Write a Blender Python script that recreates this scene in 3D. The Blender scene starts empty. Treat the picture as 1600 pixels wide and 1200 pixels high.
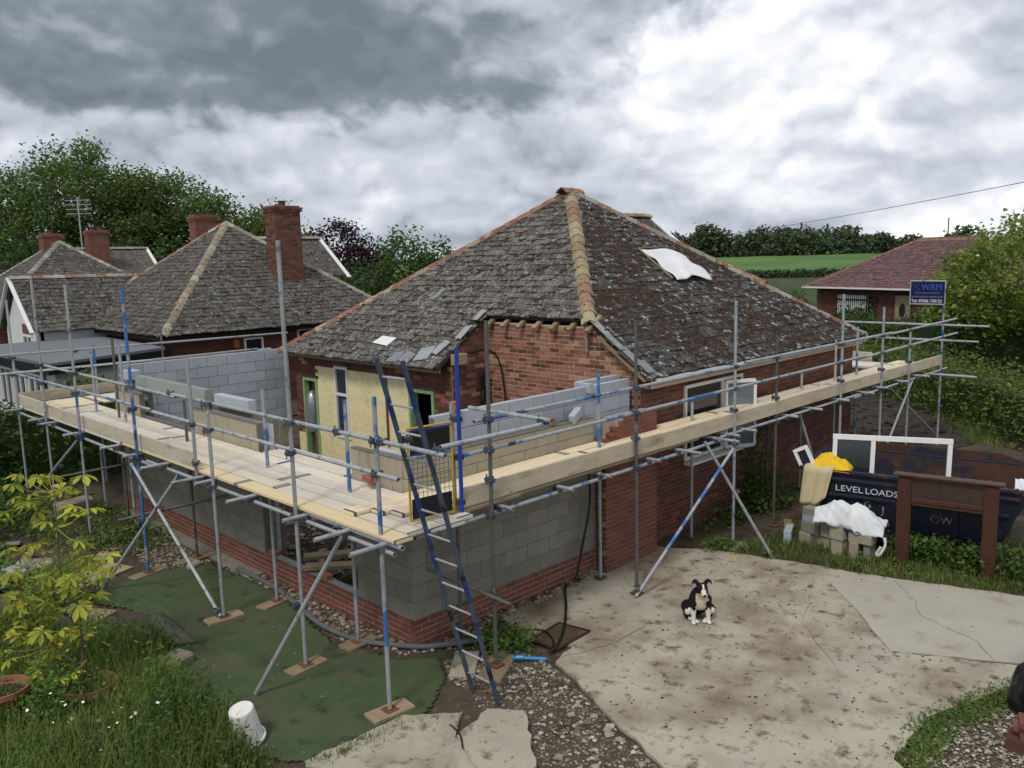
import bpy, bmesh, math, random
import numpy as np
from mathutils import Vector, Matrix
random.seed(7); rng = np.random.default_rng(7)
scene = bpy.context.scene
COL = scene.collection
rad = math.radians

# ------------------------------------------------------------------ camera
CAM = np.array([-6.037, -7.937, 4.816])
def cam_axes(yaw, pitch, roll):
    f = np.array([math.cos(pitch)*math.cos(yaw), math.cos(pitch)*math.sin(yaw), -math.sin(pitch)])
    r = np.cross(f, [0, 0, 1]); r /= np.linalg.norm(r); u = np.cross(r, f)
    c, s = math.cos(roll), math.sin(roll)
    return c*r+s*u, -s*r+c*u, f
_r, _u, _f = cam_axes(rad(45.33), rad(8.604), rad(-1.51))
cd = bpy.data.cameras.new('camera'); cam = bpy.data.objects.new('camera', cd); COL.objects.link(cam)
cam.matrix_world = Matrix(((_r[0], _u[0], -_f[0], CAM[0]), (_r[1], _u[1], -_f[1], CAM[1]), (_r[2], _u[2], -_f[2], CAM[2]), (0, 0, 0, 1)))
cd.sensor_fit = 'HORIZONTAL'; cd.sensor_width = 36; cd.lens = 1315.8/1600*36
cd.clip_start = .1; cd.clip_end = 6000
scene.camera = cam

# ------------------------------------------------------------------ light
SUN_EL, SUN_AZ = rad(52), rad(200)          # azimuth of the sun measured from +X towards +Y
world = bpy.data.worlds.new('World'); scene.world = world; world.use_nodes = True
def build_world():
    nt = world.node_tree; N = nt.nodes; L = nt.links; N.clear()
    def n(t, **k):
        x = N.new(t)
        for a, b in k.items(): setattr(x, a, b)
        return x
    def math_(op, a, b=None, c=None, clamp=False):
        m = n('ShaderNodeMath', operation=op); m.use_clamp = clamp
        for i, v in enumerate((a, b, c)):
            if v is None: continue
            if isinstance(v, (int, float)): m.inputs[i].default_value = v
            else: L.new(v, m.inputs[i])
        return m.outputs[0]
    tc = n('ShaderNodeTexCoord'); sep = n('ShaderNodeSeparateXYZ'); L.new(tc.outputs['Generated'], sep.inputs[0])
    z = math_('MAXIMUM', sep.outputs[2], 0.0)
    den = math_('ADD', z, 0.35)
    px = math_('DIVIDE', sep.outputs[0], den); py = math_('DIVIDE', sep.outputs[1], den)
    cmb = n('ShaderNodeCombineXYZ'); L.new(px, cmb.inputs[0]); L.new(py, cmb.inputs[1])
    def noise(scale, detail, rough, dist, off, k=1.0):
        mp = n('ShaderNodeMapping'); mp.inputs['Location'].default_value = off; mp.inputs['Scale'].default_value = (k, k, k); L.new(cmb.outputs[0], mp.inputs[0])
        t = n('ShaderNodeTexNoise'); t.inputs['Scale'].default_value = scale; t.inputs['Detail'].default_value = detail
        t.inputs['Roughness'].default_value = rough; t.inputs['Distortion'].default_value = dist; L.new(mp.outputs[0], t.inputs[0])
        return t.outputs[0]
    def ellipse(cx, cy, ang, ra, rb, lo, hi, wob, amt):
        """soft-edged patch of cloud on the cloud plane, 1 inside"""
        dx = math_('SUBTRACT', px, cx); dy = math_('SUBTRACT', py, cy); c, s_ = math.cos(ang), math.sin(ang)
        a_ = math_('ADD', math_('MULTIPLY', dx, c/ra), math_('MULTIPLY', dy, s_/ra)); b_ = math_('ADD', math_('MULTIPLY', dx, -s_/rb), math_('MULTIPLY', dy, c/rb))
        r = math_('SQRT', math_('ADD', math_('MULTIPLY', a_, a_), math_('MULTIPLY', b_, b_)))
        r = math_('ADD', r, math_('MULTIPLY', math_('SUBTRACT', wob, .5), amt))
        m = n('ShaderNodeMapRange', interpolation_type='SMOOTHSTEP'); L.new(r, m.inputs[0]); m.inputs[1].default_value = hi; m.inputs[2].default_value = lo; return m.outputs[0]
    nv = n('ShaderNodeVectorMath', operation='NORMALIZE'); L.new(tc.outputs['Generated'], nv.inputs[0])
    def dnoise(scale, detail, rough, off, zk=2.6, dist=.0):
        mp = n('ShaderNodeMapping'); mp.inputs['Location'].default_value = off; mp.inputs['Scale'].default_value = (1, 1, zk); L.new(nv.outputs[0], mp.inputs[0])
        t = n('ShaderNodeTexNoise'); t.inputs['Scale'].default_value = scale; t.inputs['Detail'].default_value = detail; t.inputs['Roughness'].default_value = rough; t.inputs['Distortion'].default_value = dist; L.new(mp.outputs[0], t.inputs[0]); return t.outputs[0]
    a = dnoise(2.6, 4, .5, (.3, .9, .2), 1.7); b = dnoise(6.5, 7, .55, (2.3, 1.2, 5), 1.6, .2); b2 = dnoise(6.5, 7, .55, (2.3, 1.2, 5.035), 1.6, .2); low = dnoise(6.0, 5, .5, (4.4, 2.2, 1), 4.0); w = dnoise(9.0, 8, .6, (9.1, 3.2, 1), 1.6, .3)
    # billowing lobes: smooth cells on warped directions
    wn = n('ShaderNodeTexNoise'); wn.inputs['Scale'].default_value = 7; wn.inputs['Detail'].default_value = 5; L.new(nv.outputs[0], wn.inputs[0])
    wv = n('ShaderNodeVectorMath', operation='MULTIPLY_ADD'); L.new(wn.outputs['Color'], wv.inputs[0]); wv.inputs[1].default_value = (.17, .17, .11); L.new(nv.outputs[0], wv.inputs[2])
    mpv = n('ShaderNodeMapping'); mpv.inputs['Scale'].default_value = (1, 1, 1.7); L.new(wv.outputs[0], mpv.inputs[0])
    def cells(scale, dz):
        mz = n('ShaderNodeMapping'); mz.inputs['Location'].default_value = (0, 0, dz); L.new(mpv.outputs[0], mz.inputs[0]); tot = None
        for k, (sc, wt) in enumerate(((scale, .52), (scale*2.1, .30), (scale*4.3, .18))):
            t = n('ShaderNodeTexNoise'); t.inputs['Scale'].default_value = sc; t.inputs['Detail'].default_value = 1.0; L.new(mz.outputs[0], t.inputs[0])
            q = math_('MULTIPLY', math_('ABSOLUTE', math_('SUBTRACT', t.outputs[0], .5)), wt*3.4); tot = q if tot is None else math_('ADD', tot, q)
        return math_('SUBTRACT', .85, tot)
    c1 = cells(4.2, 0.0); c2 = cells(4.2, .04)
    s = math_('ADD', math_('MULTIPLY', a, .55), math_('MULTIPLY', b, .22)); s = math_('ADD', s, math_('MULTIPLY', math_('SUBTRACT', .45, c1), .17))
    s = math_('ADD', s, math_('MULTIPLY', math_('SUBTRACT', c2, c1), SKY_REL)); s = math_('ADD', s, math_('MULTIPLY', math_('SUBTRACT', b, b2), .25))
    s = math_('ADD', s, SKY_OFF)
    # flatter grey layers towards the horizon
    hz = n('ShaderNodeMapRange', interpolation_type='SMOOTHSTEP'); L.new(sep.outputs[2], hz.inputs[0]); hz.inputs[1].default_value = .20; hz.inputs[2].default_value = .03
    s = math_('ADD', s, math_('MULTIPLY', hz.outputs[0], math_('MULTIPLY', math_('SUBTRACT', low, .52), .5)))
    bank = ellipse(.74, 1.20, math.atan2(-.47, .69), .74, .60, .80, 1.06, w, .9)
    s = math_('SUBTRACT', s, math_('MULTIPLY', bank, .225))
    s = math_('ADD', s, math_('MULTIPLY', ellipse(2.0, .78, math.atan2(-.6, .8), .20, .09, .5, 1.2, w, 1.6), .10))
    s = math_('ADD', s, math_('MULTIPLY', ellipse(1.40, .95, math.atan2(-.6, .8), .55, .30, .3, 1.4, w, .8), .10))
    rp = n('ShaderNodeValToRGB'); L.new(s, rp.inputs[0]); e = rp.color_ramp.elements
    e[0].position = .14; e[0].color = (.16, .195, .225, 1); e[1].position = .66; e[1].color = (.96, .965, .975, 1)
    for p, c in ((.25, (.225, .262, .295, 1)), (.33, (.35, .395, .445, 1)), (.41, (.49, .53, .60, 1)), (.50, (.61, .65, .73, 1)), (.58, (.79, .81, .86, 1))):
        x = e.new(p); x.color = c
    hole = ellipse(1.36, .70, math.atan2(-.6, .8), .17, .035, .3, 1.3, w, 1.2)
    sky = n('ShaderNodeTexSky', sky_type='NISHITA'); sky.sun_disc = False
    sky.sun_elevation = SUN_EL; sky.sun_rotation = math.pi/2-SUN_AZ
    b1 = n('ShaderNodeBackground'); L.new(sky.outputs[0], b1.inputs[0]); b1.inputs[1].default_value = .1
    b2 = n('ShaderNodeBackground'); L.new(rp.outputs[0], b2.inputs[0]); b2.inputs[1].default_value = SKY_GAIN
    cov = math_('SUBTRACT', 1.0, math_('MULTIPLY', hole, .85))
    mx = n('ShaderNodeMixShader'); L.new(cov, mx.inputs[0]); L.new(b1.outputs[0], mx.inputs[1]); L.new(b2.outputs[0], mx.inputs[2])
    out = n('ShaderNodeOutputWorld'); L.new(mx.outputs[0], out.inputs[0])
SKY_GAIN = .95; SKY_REL = .22; SKY_OFF = .105
build_world()
sd = bpy.data.lights.new('sun', 'SUN'); sd.energy = 1.5; sd.angle = rad(11); sd.color = (1, .95, .87)
sun = bpy.data.objects.new('sun', sd); COL.objects.link(sun)
_sdir = Vector((math.cos(SUN_EL)*math.cos(SUN_AZ), math.cos(SUN_EL)*math.sin(SUN_AZ), math.sin(SUN_EL)))
sun.rotation_euler = _sdir.to_track_quat('Z', 'Y').to_euler()
vs = scene.view_settings; vs.view_transform = 'Standard'; vs.look = 'None'; vs.exposure = 0.2; vs.gamma = 1.0; vs.use_curve_mapping = False

# ------------------------------------------------------------------ materials
def C(r, g, b):
    return tuple(((v/255)/12.92 if v <= 10.31 else (((v/255)+.055)/1.055)**2.4) for v in (r, g, b))
MATS = {}
def mat(name, base, rough=.85, n1=(6, .25), layers=(), bump=None, metal=0, spec=.3, trans=0, stretch=None, sheen=0, alpha=1):
    """base: list of colours picked per piece; n1: noise scale, amount; layers: (colour, scale, lo, hi, detail)"""
    m = bpy.data.materials.new(name); m.use_nodes = True; nt = m.node_tree; N = nt.nodes; L = nt.links
    bs = N['Principled BSDF']
    bs.inputs['Roughness'].default_value = rough; bs.inputs['Metallic'].default_value = metal
    bs.inputs['Specular IOR Level'].default_value = spec
    if trans: bs.inputs['Transmission Weight'].default_value = trans
    geo = N.new('ShaderNodeNewGeometry'); vec = geo.outputs['Position']
    if stretch:
        mp = N.new('ShaderNodeMapping'); mp.inputs['Scale'].default_value = stretch; L.new(vec, mp.inputs[0]); vec = mp.outputs[0]
    def noise(sc, det=5, rgh=.6, v=None):
        t = N.new('ShaderNodeTexNoise'); t.inputs['Scale'].default_value = sc; t.inputs['Detail'].default_value = det
        t.inputs['Roughness'].default_value = rgh; L.new(v or vec, t.inputs[0]); return t.outputs[0]
    if len(base) > 1:
        oi = N.new('ShaderNodeObjectInfo'); ad = N.new('ShaderNodeMath'); ad.operation = 'ADD'
        L.new(oi.outputs['Random'], ad.inputs[0]); L.new(geo.outputs['Random Per Island'], ad.inputs[1])
        fr = N.new('ShaderNodeMath'); fr.operation = 'FRACT'; L.new(ad.outputs[0], fr.inputs[0])
        rp = N.new('ShaderNodeValToRGB'); L.new(fr.outputs[0], rp.inputs[0]); el = rp.color_ramp.elements
        while len(el) < len(base): el.new(.5)
        for i, c in enumerate(base): el[i].position = i/(len(base)-1); el[i].color = (*c, 1)
        col = rp.outputs[0]
    else:
        rg = N.new('ShaderNodeRGB'); rg.outputs[0].default_value = (*base[0], 1); col = rg.outputs[0]
    if n1:
        mr = N.new('ShaderNodeMapRange'); L.new(noise(n1[0], 7, .65), mr.inputs[0]); mr.inputs[1].default_value = .25; mr.inputs[2].default_value = .75
        mr.inputs[3].default_value = 1-n1[1]; mr.inputs[4].default_value = 1+n1[1]; mr.clamp = True
        vm = N.new('ShaderNodeVectorMath'); vm.operation = 'SCALE'; L.new(col, vm.inputs[0]); L.new(mr.outputs[0], vm.inputs['Scale']); col = vm.outputs[0]
    for lay in layers:
        c, sc, lo, hi = lay[:4]; det = lay[4] if len(lay) > 4 else 6
        mr = N.new('ShaderNodeMapRange'); L.new(noise(sc, det, .62), mr.inputs[0]); mr.inputs[1].default_value = lo; mr.inputs[2].default_value = hi
        mx = N.new('ShaderNodeMix'); mx.data_type = 'RGBA'; L.new(mr.outputs[0], mx.inputs[0]); L.new(col, mx.inputs[6]); mx.inputs[7].default_value = (*c, 1); col = mx.outputs[2]
    L.new(col, bs.inputs['Base Color'])
    if bump:
        bp = N.new('ShaderNodeBump'); bp.inputs['Strength'].default_value = bump[1]; bp.inputs['Distance'].default_value = .02
        L.new(noise(bump[0], 8, .7), bp.inputs['Height']); L.new(bp.outputs[0], bs.inputs['Normal'])
    MATS[name] = m; return m
D2 = lambda r, g, b: (r, g, b)
mat('soil', [C(84, 72, 60)], n1=(3, .35), layers=[(C(60, 50, 42), 1.3, .5, .65), (C(120, 108, 94), 9, .58, .7), (C(70, 74, 48), .9, .56, .66)], bump=(14, 1.0), rough=.95)
mat('garden_soil', [C(64, 55, 47)], n1=(5, .4), layers=[(C(42, 36, 31), 2.1, .5, .62), (C(104, 92, 78), 16, .62, .7)], bump=(12, 1.0), rough=.95)
mat('concrete', [C(172, 163, 146)], n1=(1.1, .18), layers=[(C(122, 108, 88), .75, .46, .68, 8), (C(96, 82, 64), 4.5, .55, .68, 9), (C(74, 63, 50), 11, .61, .70, 8), (C(166, 162, 150), .45, .58, .72), (C(62, 52, 42), 13, .68, .73, 4), (C(92, 80, 64), 2.2, .60, .74, 9)], bump=(30, .25), rough=.92)
mat('concrete_new', [C(168, 162, 149)], n1=(1.5, .1), layers=[(C(136, 128, 114), 2.2, .58, .75, 8), (C(90, 82, 70), 9, .72, .76, 3)], bump=(40, .15), rough=.9)
mat('stone', [C(116, 106, 92), C(150, 142, 130), C(92, 82, 70), C(172, 164, 152), C(124, 106, 86), C(104, 92, 78)], n1=(20, .2), rough=.9)
mat('stone_pale', [C(172, 164, 150), C(148, 140, 126), C(190, 183, 171)], n1=(20, .2), rough=.9)
mat('slate_stone', [C(128, 126, 118), C(168, 164, 154), C(104, 102, 96), C(150, 138, 120)], n1=(8, .25), rough=.9, bump=(20, .4))
mat('turf', [C(80, 98, 64)], n1=(2.5, .2), layers=[(C(98, 94, 76), 1.2, .46, .70, 8), (C(104, 92, 72), 2.6, .62, .72, 8), (C(50, 62, 42), 3, .56, .7), (C(60, 92, 50), .7, .58, .7)], bump=(120, .9), rough=.95, stretch=(1, 1, 1))
mat('turf_back', [C(92, 92, 82)], n1=(8, .2), bump=(60, .5), rough=.95)
mat('membrane', [C(74, 66, 58)], n1=(5, .2), rough=.8)
mat('field_grass', [C(86, 118, 58)], n1=(.06, .14), layers=[(C(58, 88, 40), .02, .45, .7)], rough=.95)
mat('lawn', [C(60, 74, 40)], n1=(.8, .35), layers=[(C(44, 54, 30), .3, .48, .66)], rough=.95, bump=(8, .8))
mat('asphalt', [C(92, 92, 92)], n1=(20, .15), rough=.9)
mat('brick_new', [C(122, 78, 66), C(136, 86, 71), C(108, 70, 61), C(128, 80, 66), C(116, 75, 66)], n1=(14, .18), layers=[(C(70, 40, 36), 5, .64, .78)], bump=(60, .4))
mat('brick_dark', [C(104, 68, 57), C(86, 58, 51), C(118, 76, 62), C(96, 62, 52)], n1=(12, .2), layers=[(C(56, 38, 34), 2.2, .58, .74)], bump=(60, .4))
mat('brick_gable', [C(140, 94, 78), C(156, 108, 88), C(120, 82, 70), C(146, 98, 80), C(176, 142, 118)], n1=(16, .22), layers=[(C(186, 156, 120), 7, .63, .74), (C(88, 54, 45), 3, .62, .75)], bump=(50, .5))
mat('brick_chimney', [C(118, 80, 66), C(94, 66, 56), C(130, 88, 71), C(76, 58, 51)], n1=(10, .25), bump=(50, .4))
mat('brick_orange', [C(136, 92, 76), C(120, 80, 66), C(144, 100, 82)], n1=(10, .25), layers=[(C(96, 84, 70), 3, .6, .75)])
mat('brick_loose', [C(164, 96, 76), C(150, 86, 68)], n1=(20, .2), bump=(60, .3))
mat('brick_yellow', [C(234, 221, 172), C(238, 226, 178), C(229, 215, 166)], n1=(9, .1), layers=[(C(120, 84, 64), 4.0, .71, .745), (C(200, 182, 124), 2, .6, .75)], bump=(40, .4), rough=.8)
mat('mortar', [C(172, 152, 138)], n1=(12, .2), rough=.95)
mat('mortar_dark', [C(132, 110, 98)], n1=(9, .25), rough=.95)
mat('mortar_pale', [C(188, 166, 140)], n1=(9, .25), rough=.95)
mat('mortar_yellow', [C(230, 217, 170)], n1=(9, .15), rough=.95)
mat('block_dense', [C(138, 135, 124), C(133, 130, 120), C(141, 138, 127), C(147, 144, 132)], n1=(3, .1), layers=[(C(120, 116, 105), 1.1, .5, .72)], bump=(70, .6), rough=.95)
mat('block_tan', [C(160, 151, 132), C(168, 160, 140), C(154, 146, 128)], n1=(12, .14), bump=(60, .4), rough=.95)
mat('block_aerated', [C(166, 172, 181), C(174, 180, 188), C(160, 166, 175), C(180, 184, 191)], n1=(12, .08), layers=[(C(120, 122, 126), 3.5, .64, .8)], bump=(60, .25), rough=.95)
mat('mortar_grey', [C(112, 108, 98)], n1=(10, .2), rough=.95)
mat('tile_grey', [C(84, 81, 76), C(104, 100, 94), C(68, 65, 61), C(94, 90, 84), C(116, 112, 105)], n1=(11, .3), layers=[(C(174, 171, 164), 17, .565, .64), (C(142, 138, 130), 6, .57, .68), (C(58, 50, 43), 3.2, .58, .68), (C(42, 39, 36), 10, .575, .65)], bump=(22, 1.4), rough=.95)
mat('tile_moss', [C(74, 73, 72), C(90, 89, 87), C(64, 62, 61), C(82, 80, 77)], n1=(11, .3), layers=[(C(60, 52, 47), 1.6, .48, .60, 9), (C(42, 36, 33), 6, .55, .65), (C(172, 171, 167), 8, .57, .64, 7)], bump=(18, 1.0), rough=.95)
mat('tile_dark', [C(66, 63, 60), C(84, 81, 76), C(98, 94, 88), C(72, 68, 64)], n1=(9, .35), layers=[(C(160, 157, 150), 13, .575, .65), (C(62, 54, 46), 3, .56, .66), (C(44, 41, 39), 4, .58, .7)], bump=(20, .8), rough=.95)
mat('tile_red', [C(106, 82, 80), C(116, 88, 86), C(94, 74, 74), C(102, 78, 74)], n1=(4, .2), layers=[(C(180, 168, 156), 7, .70, .76), (C(60, 48, 46), 6, .66, .74)], rough=.95)
mat('moss', [C(66, 50, 42), C(52, 42, 36), C(78, 60, 48), C(60, 52, 40)], n1=(30, .3), rough=1, bump=(60, .8))
mat('hip_orange', [C(138, 94, 76), C(124, 86, 70), C(146, 104, 84)], n1=(9, .25), layers=[(C(166, 158, 132), 5, .55, .7), (C(86, 64, 54), 7, .6, .7)], bump=(30, .5))
mat('hip_lichen', [C(168, 162, 132), C(150, 134, 108), C(140, 100, 80), C(162, 158, 124)], n1=(9, .25), layers=[(C(134, 90, 70), 5, .58, .72), (C(92, 82, 68), 8, .64, .72)], bump=(30, .5))
mat('hip_grey', [C(150, 146, 136), C(128, 120, 108), C(166, 160, 150)], n1=(9, .25), layers=[(C(132, 88, 70), 5, .62, .72)], bump=(30, .5))
mat('underlay', [C(48, 44, 42)], n1=(5, .2))
mat('board_x', [C(222, 205, 172), C(230, 213, 180), C(212, 196, 168), C(216, 206, 190)], n1=(3, .12), layers=[(C(168, 142, 104), 2.4, .56, .74, 8), (C(150, 128, 100), 7, .66, .74, 3)], rough=.8, stretch=(.6, 7, 7))
mat('board_y', [C(214, 203, 184), C(202, 192, 176), C(222, 212, 196), C(190, 187, 182)], n1=(3, .12), layers=[(C(164, 146, 118), 2.4, .58, .76, 8), (C(150, 128, 100), 7, .68, .75, 3)], rough=.8, stretch=(7, .6, 7))
mat('board_yellow', [C(218, 198, 158)], n1=(3, .1), layers=[(C(196, 166, 116), 3, .55, .75, 8)], rough=.8, stretch=(7, .6, 7))
mat('toe_y', [C(186, 176, 156), C(194, 184, 164)], n1=(3, .14), layers=[(C(150, 136, 112), 2.5, .54, .72, 8), (C(96, 84, 70), 9, .68, .74, 3)], rough=.85, stretch=(7, .7, 3))
mat('toe_x', [C(200, 184, 156), C(186, 174, 152), C(206, 190, 162)], n1=(3, .14), layers=[(C(160, 138, 106), 2.5, .54, .72, 8), (C(110, 92, 72), 9, .68, .74, 3)], rough=.85, stretch=(.7, 7, 3))
mat('timber', [C(150, 130, 104), C(136, 118, 94), C(160, 142, 116)], n1=(8, .2), layers=[(C(112, 94, 72), 4, .58, .74)], rough=.9, bump=(40, .3))
mat('plywood', [C(170, 152, 122), C(158, 140, 112)], n1=(5, .15), layers=[(C(128, 108, 82), 3, .55, .72)], rough=.9)
mat('tube_grey', [C(172, 176, 178), C(156, 160, 162), C(182, 185, 188)], n1=(9, .2), layers=[(C(104, 102, 98), 6, .56, .68), (C(204, 204, 200), 13, .64, .70), (C(120, 92, 70), 9, .67, .73)], metal=.2, rough=.45, spec=.5)
mat('tube_dark', [C(104, 104, 100), C(92, 90, 86)], n1=(9, .2), layers=[(C(142, 144, 144), 4, .6, .72), (C(40, 42, 46), 3, .62, .7)], metal=.3, rough=.6)
mat('tube_patch', [C(160, 165, 168)], n1=(9, .2), layers=[(C(62, 112, 170), 1.7, .55, .60), (C(44, 52, 66), 2.6, .62, .68)], metal=.25, rough=.55, spec=.5)
mat('tube_blue', [C(64, 112, 172)], n1=(9, .2), layers=[(C(34, 50, 92), 3, .56, .62), (C(150, 156, 160), 4, .53, .58), (C(190, 190, 186), 14, .64, .7)], metal=.15, rough=.5, spec=.5)
mat('tube_royal', [C(30, 62, 150)], n1=(9, .15), rough=.45, spec=.5)
mat('coupler', [C(112, 114, 116), C(78, 80, 84), C(72, 92, 122)], n1=(30, .3), metal=.4, rough=.6)
mat('rust', [C(112, 76, 56)], n1=(20, .3), rough=.95)
mat('white_pvc', [C(226, 226, 224)], n1=(5, .05), rough=.5, spec=.5)
mat('white_render', [C(208, 208, 206)], n1=(2, .06), rough=.9)
mat('gutter', [C(176, 174, 168)], n1=(4, .12), rough=.6)
mat('cream', [C(196, 184, 160)], n1=(4, .1), rough=.8)
mat('glass', [C(40, 44, 48)], n1=None, rough=.08, spec=.8)
mat('glass_pale', [C(104, 116, 124)], n1=None, rough=.1, spec=.8)
mat('black', [C(16, 16, 17)], n1=(8, .2), rough=.8)
mat('black_plastic', [C(20, 20, 22)], n1=(8, .2), rough=.45, spec=.5)
mat('grey_pipe', [C(96, 98, 100)], n1=(8, .1), rough=.7)
mat('green_paint', [C(140, 172, 126)], n1=(8, .15), layers=[(C(170, 150, 100), 7, .66, .74)], rough=.7)
mat('lead', [C(128, 130, 132), C(158, 160, 162)], n1=(9, .25), rough=.6, metal=.2)
mat('tarp_white', [C(222, 222, 222)], n1=(4, .06), rough=.6)
mat('yellow_metal', [C(186, 152, 54)], n1=(8, .2), layers=[(C(70, 60, 40), 9, .66, .72)], rough=.5)
mat('navy', [C(26, 31, 50)], n1=(4, .25), layers=[(C(86, 52, 36), 2.3, .60, .70, 8), (C(120, 122, 132), 11, .72, .76)], rough=.55, spec=.4)
mat('skip_inside', [C(72, 52, 41)], n1=(4, .35), layers=[(C(40, 42, 56), 1.7, .50, .58, 8), (C(140, 112, 92), 6, .66, .74)], rough=.85)
mat('brown_paint', [C(72, 44, 32)], n1=(5, .2), layers=[(C(54, 34, 27), 3, .55, .7)], rough=.5, spec=.4, stretch=(6, 6, .8))
mat('brown_panel', [C(62, 46, 40)], n1=(5, .2), rough=.35, spec=.5)
mat('letters', [C(196, 200, 202)], n1=(14, .2), layers=[(C(40, 44, 66), 22, .66, .7)], rough=.7)
mat('letters_old', [C(150, 146, 130)], n1=(14, .2), layers=[(C(100, 62, 40), 8, .52, .6)], rough=.7)
mat('sign_navy', [C(18, 26, 66)], n1=(6, .1), rough=.35, spec=.5)
mat('sign_blue', [C(70, 92, 190)], n1=None, rough=.5)
mat('sign_grey', [C(130, 140, 170)], n1=None, rough=.5)
mat('sign_white', [C(235, 238, 242)], n1=None, rough=.5)
mat('yellow_cloth', [C(226, 184, 36)], n1=(6, .12), rough=.8)
mat('beige_cloth', [C(196, 182, 146)], n1=(7, .1), rough=.9)
mat('bulk_bag', [C(214, 216, 218)], n1=(6, .08), layers=[(C(168, 168, 164), 4, .6, .75)], rough=.85)
mat('blue_plastic', [C(34, 86, 180)], n1=(8, .15), rough=.5, spec=.5)
mat('cyan_plastic', [C(40, 130, 190)], n1=(8, .1), rough=.4, spec=.5)
mat('terracotta', [C(150, 98, 76)], n1=(7, .2), layers=[(C(180, 140, 118), 5, .6, .75)], rough=.9)
mat('bucket_white', [C(222, 220, 214)], n1=(6, .05), layers=[(C(140, 134, 122), 7, .66, .74)], rough=.6)
mat('bark', [C(84, 74, 62)], n1=(9, .3), bump=(20, .8), rough=.95)
def leafmat(name, cols, tr=.38):
    m = mat(name, cols, n1=(.55, .42), rough=.6, spec=.25)
    nt = m.node_tree; bs = nt.nodes['Principled BSDF']; out = nt.nodes['Material Output']
    t = nt.nodes.new('ShaderNodeBsdfTranslucent'); mx = nt.nodes.new('ShaderNodeMixShader'); mx.inputs[0].default_value = tr
    src = bs.inputs['Base Color'].links[0].from_socket
    nt.links.new(src, t.inputs[0]); nt.links.new(bs.outputs[0], mx.inputs[1]); nt.links.new(t.outputs[0], mx.inputs[2]); nt.links.new(mx.outputs[0], out.inputs[0])
    return m
leafmat('leaf_tree', [C(84, 108, 54), C(106, 130, 66), C(66, 90, 46), C(122, 142, 76)])
leafmat('leaf_dark', [C(64, 84, 46), C(80, 102, 56), C(54, 72, 42)])
leafmat('leaf_mid', [C(78, 104, 50), C(92, 118, 56), C(64, 90, 44)])
leafmat('leaf_bright', [C(124, 142, 58), C(104, 128, 52), C(142, 158, 74), C(88, 112, 48)])
leafmat('leaf_copper', [C(52, 32, 40), C(66, 40, 46), C(42, 28, 36)])
leafmat('leaf_yellow', [C(176, 176, 66), C(190, 188, 82), C(152, 162, 60), C(132, 148, 58)], .35)
leafmat('grass_blade', [C(100, 122, 56), C(122, 138, 68), C(84, 106, 50), C(142, 144, 84)])
leafmat('weed', [C(82, 110, 50), C(102, 130, 60), C(68, 94, 44)])
leafmat('hedge_leaf', [C(92, 112, 52), C(112, 130, 62), C(74, 94, 46), C(130, 134, 70)])
leafmat('wood_leaf_hazed', [C(66, 80, 56), C(80, 94, 64), C(56, 70, 52), C(92, 106, 70)], .1)  # distance haze is mixed into these lightened leaf colours
mat('flower_white', [C(236, 236, 230)], n1=None, rough=.7)
mat('flower_yellow', [C(224, 184, 40)], n1=None, rough=.7)
mat('dog_black', [C(20, 20, 21)], n1=(40, .3), rough=.75, bump=(160, .5))
mat('dog_white', [C(222, 216, 204)], n1=(30, .1), rough=.85, bump=(160, .5))
mat('dog_bib', [C(202, 188, 164)], n1=(30, .15), rough=.85, bump=(160, .5))
mat('skip_mark', [C(214, 214, 210)], n1=None, rough=.6)

# ------------------------------------------------------------------ object helpers
WL = {}
def link(o, parent=None):
    COL.objects.link(o)
    if parent is not None:
        o.parent = parent; o.location = o.location - WL[parent]
        WL[o] = WL[parent] + o.location
    else:
        WL[o] = o.location.copy()
    return o
def tag(o, label=None, cat=None, group=None, kind=None):
    if label: o['label'] = label
    if cat: o['category'] = cat
    if group: o['group'] = group
    if kind: o['kind'] = kind
    return o
def thing(name, label, cat, loc=(0, 0, 0), group=None):
    o = bpy.data.objects.new(name, None); o.location = loc; o.empty_display_size = .1
    link(o); return tag(o, label, cat, group)
def npmesh(name, v, faces, mats=(), midx=None, smooth=False):
    """faces: (N,k) array or list of arrays with equal k"""
    me = bpy.data.meshes.new(name); v = np.asarray(v, np.float32)
    fs = faces if isinstance(faces, list) else [faces]
    fs = [np.asarray(f, np.int32) for f in fs if len(f)]
    me.vertices.add(len(v)); me.vertices.foreach_set('co', v.ravel())
    nl = sum(f.size for f in fs); npoly = sum(len(f) for f in fs)
    me.loops.add(nl); me.loops.foreach_set('vertex_index', np.concatenate([f.ravel() for f in fs]))
    me.polygons.add(npoly); st = []; o = 0
    for f in fs:
        st.append(o+np.arange(len(f))*f.shape[1]); o += f.size
    me.polygons.foreach_set('loop_start', np.concatenate(st).astype(np.int32))
    for m in mats: me.materials.append(MATS[m])
    if midx is not None: me.polygons.foreach_set('material_index', np.asarray(midx, np.int32))
    me.update(calc_edges=True)
    me.polygons.foreach_set('use_smooth', np.full(npoly, bool(smooth)))
    return me
def obj(name, me, parent=None, loc=(0, 0, 0)):
    o = bpy.data.objects.new(name, me); o.location = loc; return link(o, parent)
CUBE = np.array([[x, y, z] for x in (-.5, .5) for y in (-.5, .5) for z in (-.5, .5)])
CF = np.array([[0, 1, 3, 2], [4, 6, 7, 5], [0, 4, 5, 1], [2, 3, 7, 6], [0, 2, 6, 4], [1, 5, 7, 3]])
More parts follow.
